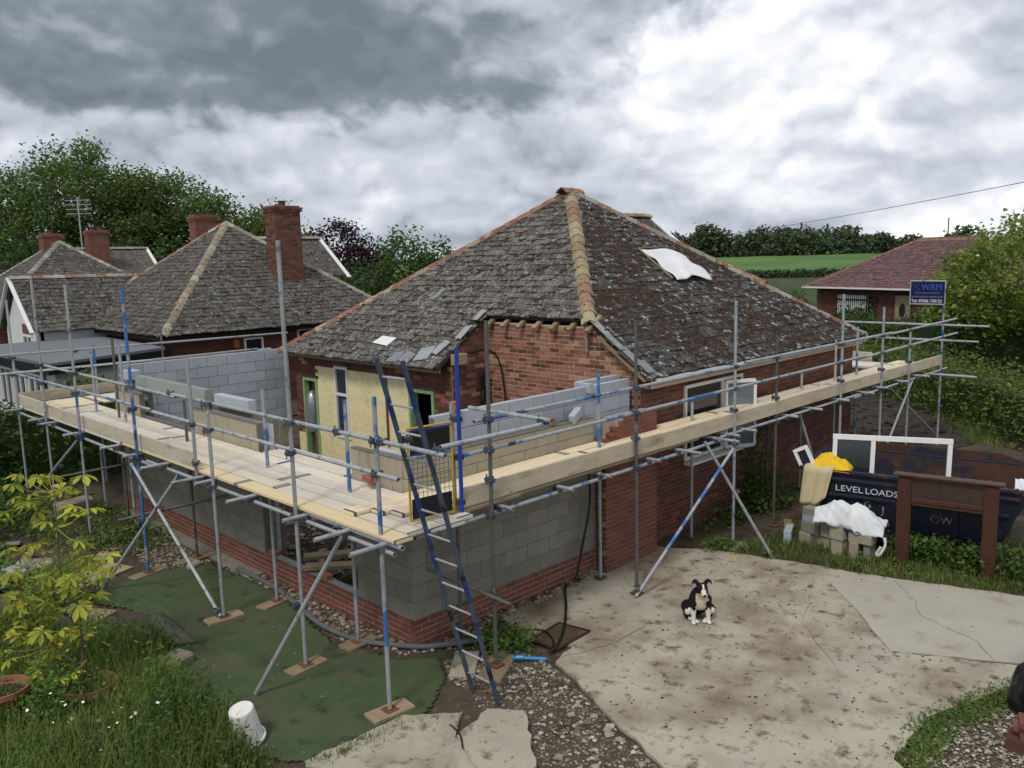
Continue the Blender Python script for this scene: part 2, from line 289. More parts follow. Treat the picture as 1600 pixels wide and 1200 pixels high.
class MB:
    def __init__(s): s.v = []; s.f = []; s.m = []; s.n = 0; s.cm = 0
    def add(s, v, f):
        v = np.asarray(v, float)
        for q in f: s.f.append([int(i)+s.n for i in q]); s.m.append(s.cm)
        s.v.append(v); s.n += len(v); return s
    def box(s, c, d, A=None):
        v = CUBE*np.asarray(d, float)
        if A is not None: v = v @ np.asarray(A, float)
        return s.add(v+np.asarray(c, float), CF)
    def bar(s, a, b, w, h, up=(0, 0, 1)):
        a = np.asarray(a, float); b = np.asarray(b, float); u = b-a; L = np.linalg.norm(u); u /= L
        n = np.cross(up, u); n /= np.linalg.norm(n); t = np.cross(u, n)
        return s.box((a+b)/2, (L, w, h), np.array([u, n, t]))
    def prism(s, poly, z0, z1):
        n = len(poly); p = np.asarray(poly, float)
        if sum(p[i, 0]*p[(i+1) % n, 1]-p[(i+1) % n, 0]*p[i, 1] for i in range(n)) < 0: p = p[::-1]
        v = np.vstack([np.c_[p, np.full(n, z0)], np.c_[p, np.full(n, z1)]])
        return s.add(v, [list(range(n))[::-1], [n+i for i in range(n)]]+[[i, (i+1) % n, n+(i+1) % n, n+i] for i in range(n)])
    def tube(s, a, b, r, seg=12, r2=None, hollow=False):
        a = np.asarray(a, float); b = np.asarray(b, float); u = b-a; L = np.linalg.norm(u); u /= L
        t = np.array([1, 0, 0]) if abs(u[0]) < .8 else np.array([0, 1, 0]); n = np.cross(u, t); n /= np.linalg.norm(n); w = np.cross(u, n)
        an = np.arange(seg)*2*math.pi/seg; ring = np.cos(an)[:, None]*n+np.sin(an)[:, None]*w; r2 = r if r2 is None else r2
        i = np.arange(seg); j = (i+1) % seg
        if not hollow:
            v = np.vstack([a+ring*r, b+ring*r2])
            return s.add(v, [list(x) for x in np.c_[i, j, seg+j, seg+i]]+[list(i[::-1]), list(seg+i)])
        k = .82; dp = min(.25, L*.3)
        v = np.vstack([a+ring*r, b+ring*r, b+ring*r*k, b-u*dp+ring*r*k, a+ring*r*k, a+u*dp+ring*r*k])
        f = []
        for p, q in ((0, 1), (1, 2), (2, 3), (4, 0), (5, 4)):
            f += [list(x) for x in np.c_[p*seg+i, p*seg+j, q*seg+j, q*seg+i]]
        return s.add(v, f+[list(3*seg+i), list(5*seg+i[::-1])])
    def path(s, pts, r, seg=8, cap=True):
        P = catmull(pts); n = len(P); T = np.gradient(P, axis=0); T /= np.linalg.norm(T, axis=1)[:, None]
        an = np.arange(seg)*2*math.pi/seg; v = []
        up = np.array([0.01, .02, 1.])
        rr = r if hasattr(r, '__len__') else [r]*n
        rr = np.interp(np.linspace(0, 1, n), np.linspace(0, 1, len(rr)), rr)
        for k in range(n):
            a = np.cross(up, T[k]); 
            if np.linalg.norm(a) < .05: a = np.cross([1, 0, 0], T[k])
            a /= np.linalg.norm(a); b = np.cross(T[k], a)
            v.append(P[k]+rr[k]*(np.cos(an)[:, None]*a+np.sin(an)[:, None]*b))
        i = np.arange(seg); j = (i+1) % seg; f = []
        for k in range(n-1): f += [list(x) for x in np.c_[k*seg+i, k*seg+j, (k+1)*seg+j, (k+1)*seg+i]]
        f += [list(i[::-1]), list((n-1)*seg+i)]
        return s.add(np.vstack(v), f)
    def lathe(s, c, prof, seg=24, A=None):
        an = np.arange(seg)*2*math.pi/seg; v = np.vstack([np.c_[np.cos(an)*r, np.sin(an)*r, np.full(seg, z)] for r, z in prof])
        if A is not None: v = v @ np.asarray(A)
        i = np.arange(seg); j = (i+1) % seg; f = []
        for k in range(len(prof)-1): f += [list(x) for x in np.c_[k*seg+i, k*seg+j, (k+1)*seg+j, (k+1)*seg+i]]
        return s.add(v+np.asarray(c, float), f)
    def mesh(s, name, *mats, smooth=False, bevel=0):
        me = bpy.data.meshes.new(name); me.from_pydata(np.vstack(s.v).tolist(), [], s.f)
        for m in mats: me.materials.append(MATS[m])
        if len(mats) > 1: me.polygons.foreach_set('material_index', np.array(s.m, np.int32))
        if smooth: me.polygons.foreach_set('use_smooth', np.ones(len(s.f), bool))
        if bevel:
            bm = bmesh.new(); bm.from_mesh(me)
            bmesh.ops.bevel(bm, geom=[e for e in bm.edges if e.calc_face_angle(0) > .5], offset=bevel, segments=1, affect='EDGES', clamp_overlap=True)
            bm.to_mesh(me); bm.free()
        me.update(); return me
    def build(s, name, m, parent=None, smooth=False, bevel=0, loc=None):
        ms = m if isinstance(m, (list, tuple)) else [m]
        if loc is not None: s.v = [x-np.asarray(loc) for x in s.v]
        return obj(name, s.mesh(name, *ms, smooth=smooth, bevel=bevel), parent, loc or (0, 0, 0))
def catmull(pts, n=6):
    P = np.asarray(pts, float)
    if len(P) < 3: return np.array([P[0]+(P[1]-P[0])*t for t in np.linspace(0, 1, n)])
    Q = np.vstack([2*P[0]-P[1], P, 2*P[-1]-P[-2]]); out = []
    for i in range(1, len(Q)-2):
        for t in np.arange(n)/n:
            a, b, c, d = Q[i-1], Q[i], Q[i+1], Q[i+2]
            out.append(.5*(2*b+(c-a)*t+(2*a-5*b+4*c-d)*t*t+(3*b-a-3*c+d)*t**3))
    return np.array(out+[P[-1]])
# --- many alike pieces: the nearest ones become objects, the rest one joined mesh
UNIT = {}
def unit_mesh(kind, m, var):
    k = (kind, m, var)
    if k not in UNIT:
        r = np.random.default_rng(var+11)
        if kind == 'tile':
            xs = np.linspace(-.5, .5, 4); v = []
            for z in (-.5, .5):
                for y in (-.5, .5):
                    for x in xs: v.append([x, y+(r.uniform(-.02, .02) if y < 0 else 0), z+r.uniform(-.15, .15)])
            v = np.array(v); f = []
            for i in range(3):
                f += [[8+i, 8+i+1, 12+i+1, 12+i], [4+i, 4+i+1, i+1, i], [i, i+1, 8+i+1, 8+i], [12+i, 12+i+1, 4+i+1, 4+i]]
            f += [[0, 8, 12, 4], [3, 7, 15, 11]]
        else:
            v = CUBE+r.uniform(-.012, .012, CUBE.shape); f = CF
        me = bpy.data.meshes.new(kind); me.from_pydata(v.tolist(), [], [list(map(int, q)) for q in f]); me.materials.append(MATS[m]); me.update(); UNIT[k] = me
    return UNIT[k]
def emit(pieces, name, parent, limit=300, kind='box', rest=None):
    """pieces: (centre, axes rows, dims, material)"""
    if not pieces: return
    cs = np.array([p[0] for p in pieces]); d = np.linalg.norm(cs-CAM, axis=1); order = np.argsort(d)
    for q, i in enumerate(order[:limit]):
        c, A, dm, m = pieces[i]; o = bpy.data.objects.new(name, unit_mesh(kind, m, int(i) % 3))
        A = np.asarray(A); wl = WL[parent]
        M4 = Matrix.Identity(4)
        for k in range(3):
            for r in range(3): M4[r][k] = A[k][r]*dm[k]
            M4[k][3] = c[k]-wl[k]
        COL.objects.link(o); o.parent = parent; o.matrix_basis = M4; WL[o] = Vector(c)
    far = [pieces[i] for i in order[limit:]]
    if far:
        ms = sorted({p[3] for p in far}); V_ = []; F_ = []; MI = []; n = 0
        for k, p in enumerate(far):
            um = unit_mesh(kind, p[3], k % 3)
            if ('np', um.name) not in UNIT:
                UNIT[('np', um.name)] = (np.array([x.co[:] for x in um.vertices]), [list(x.vertices) for x in um.polygons])
            bv, bf = UNIT[('np', um.name)]
            V_.append((bv*np.asarray(p[2])) @ np.asarray(p[1])+p[0]); F_ += [[a+n for a in q] for q in bf]; MI += [ms.index(p[3])]*len(bf); n += len(bv)
        me = npmesh(name+'s', np.vstack(V_), np.array(F_), ms, MI)
        tag(obj(rest or name+'_remainder', me, parent), kind='stuff')
def intervals(L, cuts):
    iv = [L]
    for a, b in cuts:
        nv = []
        for p, q in iv:
            if b <= p or a >= q: nv.append((p, q)); continue
            if a > p: nv.append((p, a))
            if b < q: nv.append((b, q))
        iv = nv
    return iv
def courses(o, u, n, length, z0, z1, lp=.225, hp=.075, depth=.1, joint=.01, openings=(), rng_fn=None, material='brick_new', ragged=0, bond=.5, matfn=None):
    """pieces laid in courses on the plane through o with direction u and outward normal n"""
    o = np.asarray(o, float); u = np.asarray(u, float); n = np.asarray(n, float); w = np.array([0, 0, 1.]); A = np.array([u, n, w]); out = []
    k = 0; z = z0
    while z+hp <= z1+.012:
        lo, hi = rng_fn(z+hp/2) if rng_fn else (0, length)
        if ragged: lo += random.uniform(0, ragged)*(lo > 0 or rng_fn is not None)
        cut = [(a, b) for a, b, c, d in openings if c < z+hp*.5 < d]
        for p, q in intervals((lo, hi), cut):
            x = math.floor(p/lp)*lp-(lp*bond if k % 2 else 0)
            while x < q:
                a, b = max(x, p), min(x+lp, q)
                if b-a > lp*.2:
                    m = matfn((a+b)/2, z+hp/2) if matfn else material
                    out.append((o+u*((a+b)/2)+w*(z+hp/2)-n*(depth/2-random.uniform(-.0018, .0018)), A, (b-a-joint, depth, hp-joint), m))
                x += lp
        z += hp; k += 1
    return out
def wall_core(parent, o, u, n, rects, depth, m, name='mortar', back=.0035):
    """mortar / backing slab set back behind the faces; rects in (u0,u1,z0,z1)"""
    mb = MB(); o = np.asarray(o, float); u = np.asarray(u, float); n = np.asarray(n, float); A = np.array([u, n, [0, 0, 1.]])
    for a, b, c, d in rects:
        mb.box(o+u*(a+b)/2+np.array([0, 0, (c+d)/2])-n*(back+(depth-2*back)/2), (b-a-.004, depth-2*back, d-c-.004), A)
    return mb.build(name, m, parent)
X, Y, Z = np.array([1., 0, 0]), np.array([0, 1., 0]), np.array([0, 0, 1.])
def inpoly(x, y, poly):
    p = np.asarray(poly); n = len(p); r = np.zeros(len(x), bool); j = n-1
    for i in range(n):
        c = ((p[i, 1] > y) != (p[j, 1] > y)) & (x < (p[j, 0]-p[i, 0])*(y-p[i, 1])/(p[j, 1]-p[i, 1]+1e-12)+p[i, 0]); r ^= c; j = i
    return r
def scatter(poly, n):
    p = np.asarray(poly); lo = p.min(0); hi = p.max(0); out = np.zeros((0, 2))
    while len(out) < n:
        q = rng.uniform(lo, hi, (n*2, 2)); out = np.vstack([out, q[inpoly(q[:, 0], q[:, 1], poly)]])
    return out[:n]
def rough_poly(poly, step=.25, amp=.04):
    out = []; n = len(poly)
    for i in range(n):
        a = np.array(poly[i], float); b = np.array(poly[(i+1) % n], float); L = np.linalg.norm(b-a); k = max(1, int(L/step)); t = np.array([-(b-a)[1], (b-a)[0]])/L
        for q in range(k): out.append(a+(b-a)*q/k+(t*random.uniform(-amp, amp) if q else 0))
    return out

# ------------------------------------------------------------------ ground and far land
def hgt(x, y):
    r = math.hypot(x, y); t = min(max((r-150)/125, 0), 1); return 3.0*t*t*(3-2*t)*(1 if r < 400 else 1)-.0
def ground():
    rs = [0, 6, 12, 20, 32, 50, 75, 100, 125, 150, 175, 200, 225, 250, 275, 300, 400, 700, 1500, 4000]; sg = 64; v = [[4, 2, 0]]; f3 = []; f4 = []
    for r in rs[1:]:
        for k in range(sg):
            a = 2*math.pi*k/sg; x, y = 4+r*math.cos(a), 2+r*math.sin(a); v.append([x, y, hgt(x, y)])
    for k in range(sg): f3.append([0, 1+k, 1+(k+1) % sg])
    for i in range(len(rs)-2):
        for k in range(sg): a = 1+i*sg; f4.append([a+k, a+sg+k, a+sg+(k+1) % sg, a+(k+1) % sg])
    me = npmesh('ground', v, [np.array(f3), np.array(f4)], ['soil', 'lawn'], [0]*len(f3)+[0 if i < 2*sg else 1 for i in range(len(f4))], True)
    tag(obj('ground', me), kind='structure')
    # ploughed-looking green field beyond the gardens
    v = []; f = []; na, nr = 24, 14
    for i in range(nr+1):
        r = 158+i*(268-158)/nr
        for k in range(na+1):
            a = rad(-8+62*k/na); x, y = r*math.cos(a), r*math.sin(a); v.append([x, y, hgt(x, y)+.25])
    for i in range(nr):
        for k in range(na): a = i*(na+1)+k; f.append([a, a+na+1, a+na+2, a+1])
    tag(obj('field', npmesh('field', v, np.array(f), ['field_grass'], smooth=True)), kind='structure')
ground()
def sheet(name, poly, z0, z1, m, kind='structure', parent=None, rough=None):
    if rough: poly = rough_poly(poly, *rough)
    o = MB().prism(poly, z0, z1).build(name, m, parent); return tag(o, kind=kind)
DRIVE = [(3.4, .55), (4.75, .30), (5.15, -.45), (5.45, -.95), (5.75, -2.0), (6.05, -3.35), (6.6, -5.05), (7.2, -7.5), (5.6, -7.2), (4.1, -5.75), (2.55, -5.15), (1.6, -5.2), (.3, -6.6), (-1.2, -6.6), (.05, -3.66), (.88, -1.55), (1.38, -1.42), (1.05, -.75), (1.4, -.12), (3.2, -.14)]
sheet('driveway', DRIVE, -.05, .035, 'concrete', rough=(.12, .03))
sheet('concrete_pad', [(5.30, -2.88), (6.0, -3.5), (6.52, -5.05), (7.0, -7.0), (5.6, -6.9), (4.45, -5.6), (3.76, -4.33), (4.6, -3.6)], .0, .047, 'concrete_new', rough=(.14, .022))
sheet('road', [(36, -60), (39.5, -60), (41, 3.5), (38.5, 60), (34.5, 60), (36.8, 3)], -.05, .03, 'asphalt')
sheet('soil_bed', [(13.2, -1.0), (16, -1.6), (21.5, .6), (27, 3), (24.5, 5.5), (18, 9), (13.3, 9)], -.05, .02, 'garden_soil', rough=(.8, .15))
sheet('soil_path', [(5.2, .0), (8.8, .05), (13.2, -.3), (13.2, -1.4), (9, -1.6), (6.2, -1.2), (5.4, -.85)], -.05, .012, 'soil', rough=(.4, .08))
TURF = [(-2.3, 4.85), (-1.45, 5.32), (-.34, 4.95), (-.24, 2.7), (-.62, .95), (-.3, -.05), (.05, -.4), (-.25, -.86), (-.75, -1.2), (-1.15, -1.3), (-2.2, -1.2), (-2.75, -.2), (-2.65, .9), (-2.35, 1.9), (-1.95, 2.7), (-1.75, 3.2), (-1.95, 3.9)]
def rumpled(name, poly, m, cell=.045):
    p = np.asarray(rough_poly(poly, .2, .03)); lo = p.min(0)-cell; n_ = np.ceil((p.max(0)+cell-lo)/cell).astype(int); gx, gy = np.meshgrid(np.arange(n_[0]+1), np.arange(n_[1]+1), indexing='ij')
    x = lo[0]+gx*cell; y = lo[1]+gy*cell; r = rng.uniform(-.33, .33, (2,)+x.shape)*cell; x = x+r[0]; y = y+r[1]
    z = .024+.006*np.sin(x*5+2*np.sin(y*2.3))+.005*np.sin(y*7.1+x*1.7)+.022*np.exp(-((y-.55*x-2.2+.12*np.sin(x*4))/.035)**2)+.018*np.exp(-((y+.35*x-.2+.1*np.sin(x*5))/.03)**2)+.02*np.exp(-((x+1.7+.08*np.sin(y*3))/.03)**2)*(y > 1.2)+rng.uniform(-.0015, .0015, x.shape)
    cx = (x[:-1, :-1]+x[1:, 1:])/2; cy = (y[:-1, :-1]+y[1:, 1:])/2; ok = inpoly(cx.ravel(), cy.ravel(), p); idx_ = (gx*(n_[1]+1)+gy); q = np.stack([idx_[:-1, :-1], idx_[1:, :-1], idx_[1:, 1:], idx_[:-1, 1:]], -1).reshape(-1, 4)[ok]
    u_, inv = np.unique(q, return_inverse=True); v_ = np.c_[x.ravel(), y.ravel(), z.ravel()][u_]; o = obj(name, npmesh(name, v_, inv.reshape(-1, 4), [m], smooth=True)); o.modifiers.new('s', 'SOLIDIFY').thickness = .014; return tag(o, kind='structure')
rumpled('artificial_turf', TURF, 'turf')
for poly, z in (([(-2.25, -1.12), (-1.08, -1.16), (-.62, -1.58), (-1.0, -1.9), (-.85, -2.72), (-1.6, -3.2), (-2.6, -2.2)], .05), ([(-1.0, -1.92), (-.44, -1.78), (-.2, -2.1), (-.36, -2.3), (-.82, -2.85), (-1.5, -3.1)], .085)):
    sheet('broken_slab', poly, -.05, z, 'concrete', rough=(.1, .025))
def crack(pts, z, parent, w=.004):
    m = MB(); P = []
    for a, b in zip(pts[:-1], pts[1:]):
        a, b = np.array(a), np.array(b)
        for t in np.arange(0, 1, .25): P.append(a+(b-a)*t+np.array([random.uniform(-.03, .03), random.uniform(-.03, .03)])*(0 < t))
    P.append(np.array(pts[-1]))
    for a, b in zip(P[:-1], P[1:]): m.bar((*a, z), (*b, z), w*random.uniform(.5, 1.4), .004)
    m.build('crack', 'garden_soil', parent)
pad_ = bpy.data.objects['concrete_pad']; drv_ = bpy.data.objects['driveway']
crack([(5.95, -3.55), (5.5, -3.95), (5.0, -4.25), (4.75, -4.9), (4.3, -5.3)], .0475, pad_); crack([(3.76, -4.36), (4.1, -4.95), (4.42, -5.58)], .0365, drv_, .010)
crack([(.95, -1.5), (1.6, -1.72), (2.2, -1.75), (2.6, -1.7)], .0355, drv_, .007); crack([(3.0, -4.0), (3.8, -3.2), (4.6, -2.9), (5.4, -2.6)], .0355, drv_, .003)
# recessed tray cover in the drive
t = thing('drain_cover', 'rusty recessed drain cover tray set in the concrete drive', 'drain cover', (1.42, -1.1, .036))
mb = MB(); mb.prism([(1.10, -.94), (1.70, -.87), (1.78, -1.33), (1.12, -1.36)], .03, .042); mb.build('tray', 'soil', t)
mb = MB()
for a, b in (((1.10, -.94), (1.70, -.87)), ((1.70, -.87), (1.78, -1.33)), ((1.78, -1.33), (1.12, -1.36)), ((1.12, -1.36), (1.10, -.94))): mb.bar((*a, .045), (*b, .045), .03, .02)
mb.build('frame', 'brown_paint', t)

def stones(name, poly, n, smin, smax, m, z=0.0, parent=None, flat=.7):
    p = scatter(poly, n); oc = np.array([[1, 0, 0], [-1, 0, 0], [0, 1, 0], [0, -1, 0], [0, 0, 1], [0, 0, -1], [.6, .6, .5], [-.6, .6, .5], [-.6, -.6, .5], [.6, -.6, .5]])
    of = np.array([[0, 6, 9], [2, 7, 6], [1, 8, 7], [3, 9, 8], [4, 9, 6], [4, 6, 7], [4, 7, 8], [4, 8, 9], [5, 2, 0], [5, 1, 2], [5, 3, 1], [5, 0, 3], [0, 2, 6], [2, 1, 7], [1, 3, 8], [3, 0, 9]])
    s = smin+(smax-smin)*rng.random(n)**2.5
    v = oc[None]*(1+rng.uniform(-.35, .35, (n, 10, 3)))*s[:, None, None]*np.array([1, 1, flat]); a = rng.uniform(0, 6.28, n); c, q = np.cos(a)[:, None], np.sin(a)[:, None]
    w = np.stack([v[..., 0]*c-v[..., 1]*q, v[..., 0]*q+v[..., 1]*c, v[..., 2]], -1); w[..., :2] += p[:, None]; w[..., 2] += z+(s*.2)[:, None]
    f = (of[None]+(np.arange(n)*10)[:, None, None]).reshape(-1, 3)
    return tag(obj(name, npmesh(name, w.reshape(-1, 3), f, [m]), parent), kind='stuff')
GRAV = [(.05, -.45), (.9, -1.0), (.82, -1.6), (.0, -3.7), (-.6, -5.0), (-1.4, -3.2), (-.8, -2.8), (-.3, -2.2), (-.45, -1.75), (-.2, -1.2), (-.25, -.9)]
stones('gravel', GRAV, 3600, .004, .022, 'stone'); stones('gravel', GRAV, 260, .012, .055, 'stone'); stones('gravel', GRAV, 480, .005, .035, 'stone_pale')
stones('gravel', [(1.65, -5.25), (2.5, -5.3), (3.6, -5.6), (4.3, -6.1), (3.6, -7.2), (1.0, -7.0)], 3600, .006, .024, 'stone', .01); stones('gravel', [(1.65, -5.25), (2.5, -5.3), (3.6, -5.6), (4.3, -6.1), (3.6, -7.2), (1.0, -7.0)], 2200, .006, .024, 'stone_pale', .01)
stones('rubble', [(-.1, 5.2), (-.3, 4.6), (-.25, 2.6), (-.5, 1.0), (-.2, .0), (.4, -.4), (1.1, -.3), (1.3, -.02), (.0, -.02), (-.02, 5.2)], 1000, .008, .05, 'stone')
stones('rubble', [(1.0, -.25), (3.4, -.2), (3.45, -.02), (1.0, -.02)], 260, .012, .05, 'stone', .03)
stones('rubble', [(-1.2, 5.0), (-.3, 5.0), (-.3, 6.6), (-1.0, 6.6)], 500, .01, .04, 'stone')
stones('mud_crumbs', [(1.5, -1.6), (5.2, -1.0), (6.0, -4), (3.6, -4.9), (1.0, -4.6), (.6, -2.6)], 420, .004, .018, 'garden_soil', .034, flat=.4)
stones('soil_lumps', [(13.3, -.9), (16, -1.5), (21, .6), (26, 3), (24, 5), (18, 8.5), (13.4, 8.5)], 1500, .02, .11, 'garden_soil', .01)
stones('pebbles', TURF, 170, .005, .016, 'stone', .022)

# ------------------------------------------------------------------ roofs
def tile_face(p0, u, v, n, slope, rangefn, m, tw=.215, gauge=.172, k0=0):
    """tiles on a sloping plane: p0 eave origin, u along the eave, v up the slope, n outward"""
    p0 = np.asarray(p0, float); out = []; r = 0; d = -.05
    A0 = np.array([u, (v-n*.10)/np.linalg.norm(v-n*.10), n+v*.10])
    while d < slope-.02:
        for lo, hi in rangefn((d+gauge*.5)/slope):
            x = math.floor(lo/tw)*tw-(tw/2 if r % 2 else 0)
            while x < hi:
                a, b = max(x, lo), min(x+tw, hi)
                if b-a > .035:
                    j = random.uniform(-.006, .018); q = random.uniform(-.05, .05); uu = u*math.cos(q)+v*math.sin(q)
                    A = np.array([uu, A0[1], np.cross(uu, A0[1])])
                    mm = m(a, d) if callable(m) else m
                    out.append((p0+u*((a+b)/2)+v*(d+gauge*.62+random.uniform(-.012, .012)-(.05 if random.random() < .02 else 0))+n*(.018+j), A, (b-a-random.uniform(.004, .012), gauge*1.32, .030), mm))
                x += tw
        d += gauge; r += 1
    return out
def rot_pieces(ps, o, yaw):
    c, s = math.cos(yaw), math.sin(yaw); Rm = np.array([[c, s, 0], [-s, c, 0], [0, 0, 1.]])
    return [(p @ Rm+o, A @ Rm, d, m) for p, A, d, m in ps]
HIPM = {}
def hip_mesh(m, w):
    if (m, w) not in HIPM:
        pr = np.array([(-1, -.55), (-.55, -.12), (0, .12), (.55, -.12), (1, -.55)])*w; v = []
        for x in (-.5, .5):
            k = 1.0 if x < 0 else .9
            for a, b in pr: v.append((x, a*k, b*k))
            for a, b in pr: v.append((x, a*k*.86, b*k-.022))
        f = []
        for i in range(4):
            f += [[i, i+1, 10+i+1, 10+i], [5+i+1, 5+i, 15+i, 15+i+1], [i+1, i, 5+i, 5+i+1], [10+i, 10+i+1, 15+i+1, 15+i]]
        f += [[0, 10, 15, 5], [4, 9, 19, 14]]
        me = bpy.data.meshes.new('hip_tile'); me.from_pydata(v, [], f); me.materials.append(MATS[m]); me.update(); HIPM[(m, w)] = me
    return HIPM[(m, w)]
def hip_tiles(p0, p1, m, parent, name='hip_tile', step=.31, w=.145, lift=.045):
    p0 = np.asarray(p0, float); p1 = np.asarray(p1, float); u = p1-p0; L = np.linalg.norm(u); u /= L; n = int(L/step)
    for i in range(n):
        mm = m[i % len(m)] if isinstance(m, (list, tuple)) else m
        s = np.cross(Z, u); s /= np.linalg.norm(s); t = np.cross(u, s); t0 = .045; uu = u-t*t0+s*random.uniform(-.03, .03); uu /= np.linalg.norm(uu); ss = np.cross(Z, uu); ss /= np.linalg.norm(ss); tt = np.cross(uu, ss)
        c = p0+u*(i+.5)*L/n+t*lift
        o = bpy.data.objects.new(name, hip_mesh(mm, w)); M4 = Matrix.Identity(4); wl = WL[parent]
        for k, ax in enumerate((uu*(L/n*1.06), ss, tt)):
            for r in range(3): M4[r][k] = ax[r]
        for r in range(3): M4[r][3] = c[r]-wl[r]
        COL.objects.link(o); o.parent = parent; o.matrix_basis = M4; WL[o] = Vector(c)
def plane_poly(name, pts, m, parent, thick=.05):
    pts = np.asarray(pts, float); n = np.cross(pts[1]-pts[0], pts[2]-pts[0]); n /= np.linalg.norm(n); n = n if n[2] > 0 else -n; k = len(pts); low = pts-n*thick
    cc = np.cross(pts[1]-pts[0], pts[2]-pts[0])
    if cc @ n < 0: pts = pts[::-1]; low = low[::-1]
    return MB().add(np.vstack([low, pts]), [list(range(k))[::-1], [k+i for i in range(k)]]+[[i, (i+1) % k, k+(i+1) % k, k+i] for i in range(k)]).build(name, m, parent)
def window(parent, o, u, n, w, h, mul=(), trans=(), m='white_pvc', glass='glass', fr=.055, name='window'):
    """o lower left corner on the wall face"""
    o = np.asarray(o, float); A = np.array([u, n, Z]); f = MB(); q = lambda a, b, c, d, dep=.07, off=0: f.box(o+u*(a+b)/2+Z*(c+d)/2+n*off, (b-a, dep, d-c), A)
    q(0, w, 0, fr); q(0, w, h-fr, h); q(0, fr, fr, h-fr); q(w-fr, w, fr, h-fr)
    for x in mul: q(x-fr/2, x+fr/2, fr, h-fr)
    xs = [fr]+[e for x in mul for e in (x-fr/2, x+fr/2)]+[w-fr]
    for z in trans:
        for i in range(0, len(xs), 2): q(xs[i], xs[i+1], z-fr/2, z+fr/2, .066)
    fo = f.build(name, m, parent)
    g = MB(); g.box(o+u*w/2+Z*h/2-n*.012, (w-fr, .014, h-fr), A); g.build('pane', glass, fo)
    return fo

# ------------------------------------------------------------------ the bungalow being rebuilt
EX0, EX1, EY0, EY1, EZ = 3.5, 12.9, -.12, 9.1, 2.87
AP = np.array([8.2, 4.49, 6.17]); XW, YW = 4.72, 3.6
KA = (AP[2]-EZ)/(AP[0]-EX0); KB = (AP[2]-EZ)/(AP[1]-EY0)
zA = lambda x: EZ+(x-EX0)*KA
zB = lambda y: EZ+(y-EY0)*KB
YH = EY0+(XW-EX0)/(AP[0]-EX0)*(AP[1]-EY0)
house = thing('bungalow', 'brick bungalow with mossy pyramid roof, cut open for the extension', 'house', (8.2, 4.5, 0))
roof = plane_poly('roof', [(EX0, YW, EZ), (XW, YW, zA(XW)), (XW, YH, zA(XW)), AP, (EX0, EY1, EZ)], 'underlay', house)
plane_poly('roof_slope', [(XW, EY0, EZ), (EX1, EY0, EZ), AP, (XW, YH, zA(XW))], 'underlay', house)
plane_poly('roof_slope', [(EX1, EY0, EZ), (EX1, EY1, EZ), AP], 'underlay', house)
plane_poly('roof_slope', [(EX1, EY1, EZ), (EX0, EY1, EZ), AP], 'underlay', house)
def slope_axes(d, k):
    d = np.asarray(d, float); v = d+Z*k; v /= np.linalg.norm(v); n = Z-d*k; n /= np.linalg.norm(n); return v, n
vA, nA = slope_axes(X, KA); vB, nB = slope_axes(Y, KB)
SA = math.hypot(AP[0]-EX0, AP[2]-EZ); SB = math.hypot(AP[1]-EY0, AP[2]-EZ)
def rangeA(t):
    lo, hi = EY0+t*(AP[1]-EY0), EY1-t*(EY1-AP[1]); x = EX0+t*(AP[0]-EX0)
    if x < XW: lo = max(lo, YW-.05+random.uniform(-.06, .12))
    return [(lo, hi)] if hi > lo else []
def rangeB(t):
    lo, hi = EX0+t*(AP[0]-EX0), EX1-t*(EX1-AP[0])
    if lo < XW: lo = XW-.06+random.uniform(-.07, .06)
    return [(lo, hi)] if hi > lo else []
ps = tile_face((EX0, 0, EZ), Y*1., vA, nA, SA, rangeA, 'tile_grey')
ps2 = tile_face((0, EY0, EZ), X*1., vB, nB, SB, rangeB, 'tile_moss')
emit(ps, 'roof_tile', roof, 150, 'tile'); emit(ps2, 'roof_tile', roof, 150, 'tile')
vC, nC = slope_axes(-X, KA); vD, nD = slope_axes(-Y, KB)
emit(tile_face((EX1, 0, EZ), Y*1., vC, nC, SA, lambda t: [(EY0+t*(AP[1]-EY0), EY1-t*(EY1-AP[1]))], 'tile_dark')+tile_face((0, EY1, EZ), X*1., vD, nD, SB, lambda t: [(EX0+t*(AP[0]-EX0), EX1-t*(EX1-AP[0]))], 'tile_dark'), 'roof_tile', roof, 0, 'tile', 'rear_tiles')
hip_tiles((XW-.05, YH-.05, zA(XW)-.03), AP+[0, 0, .03], ['hip_lichen'], roof)
hip_tiles((EX0, EY1, EZ), AP+[0, 0, .03], ['hip_orange', 'hip_orange', 'hip_orange', 'hip_lichen'], roof)
hip_tiles((EX1, EY0, EZ), AP+[0, 0, .03], ['hip_grey', 'hip_grey', 'hip_orange'], roof)
hip_tiles(AP+[-.3, 0, .03], AP+[.32, 0, .03], 'hip_orange', roof, 'ridge_tile', w=.16)
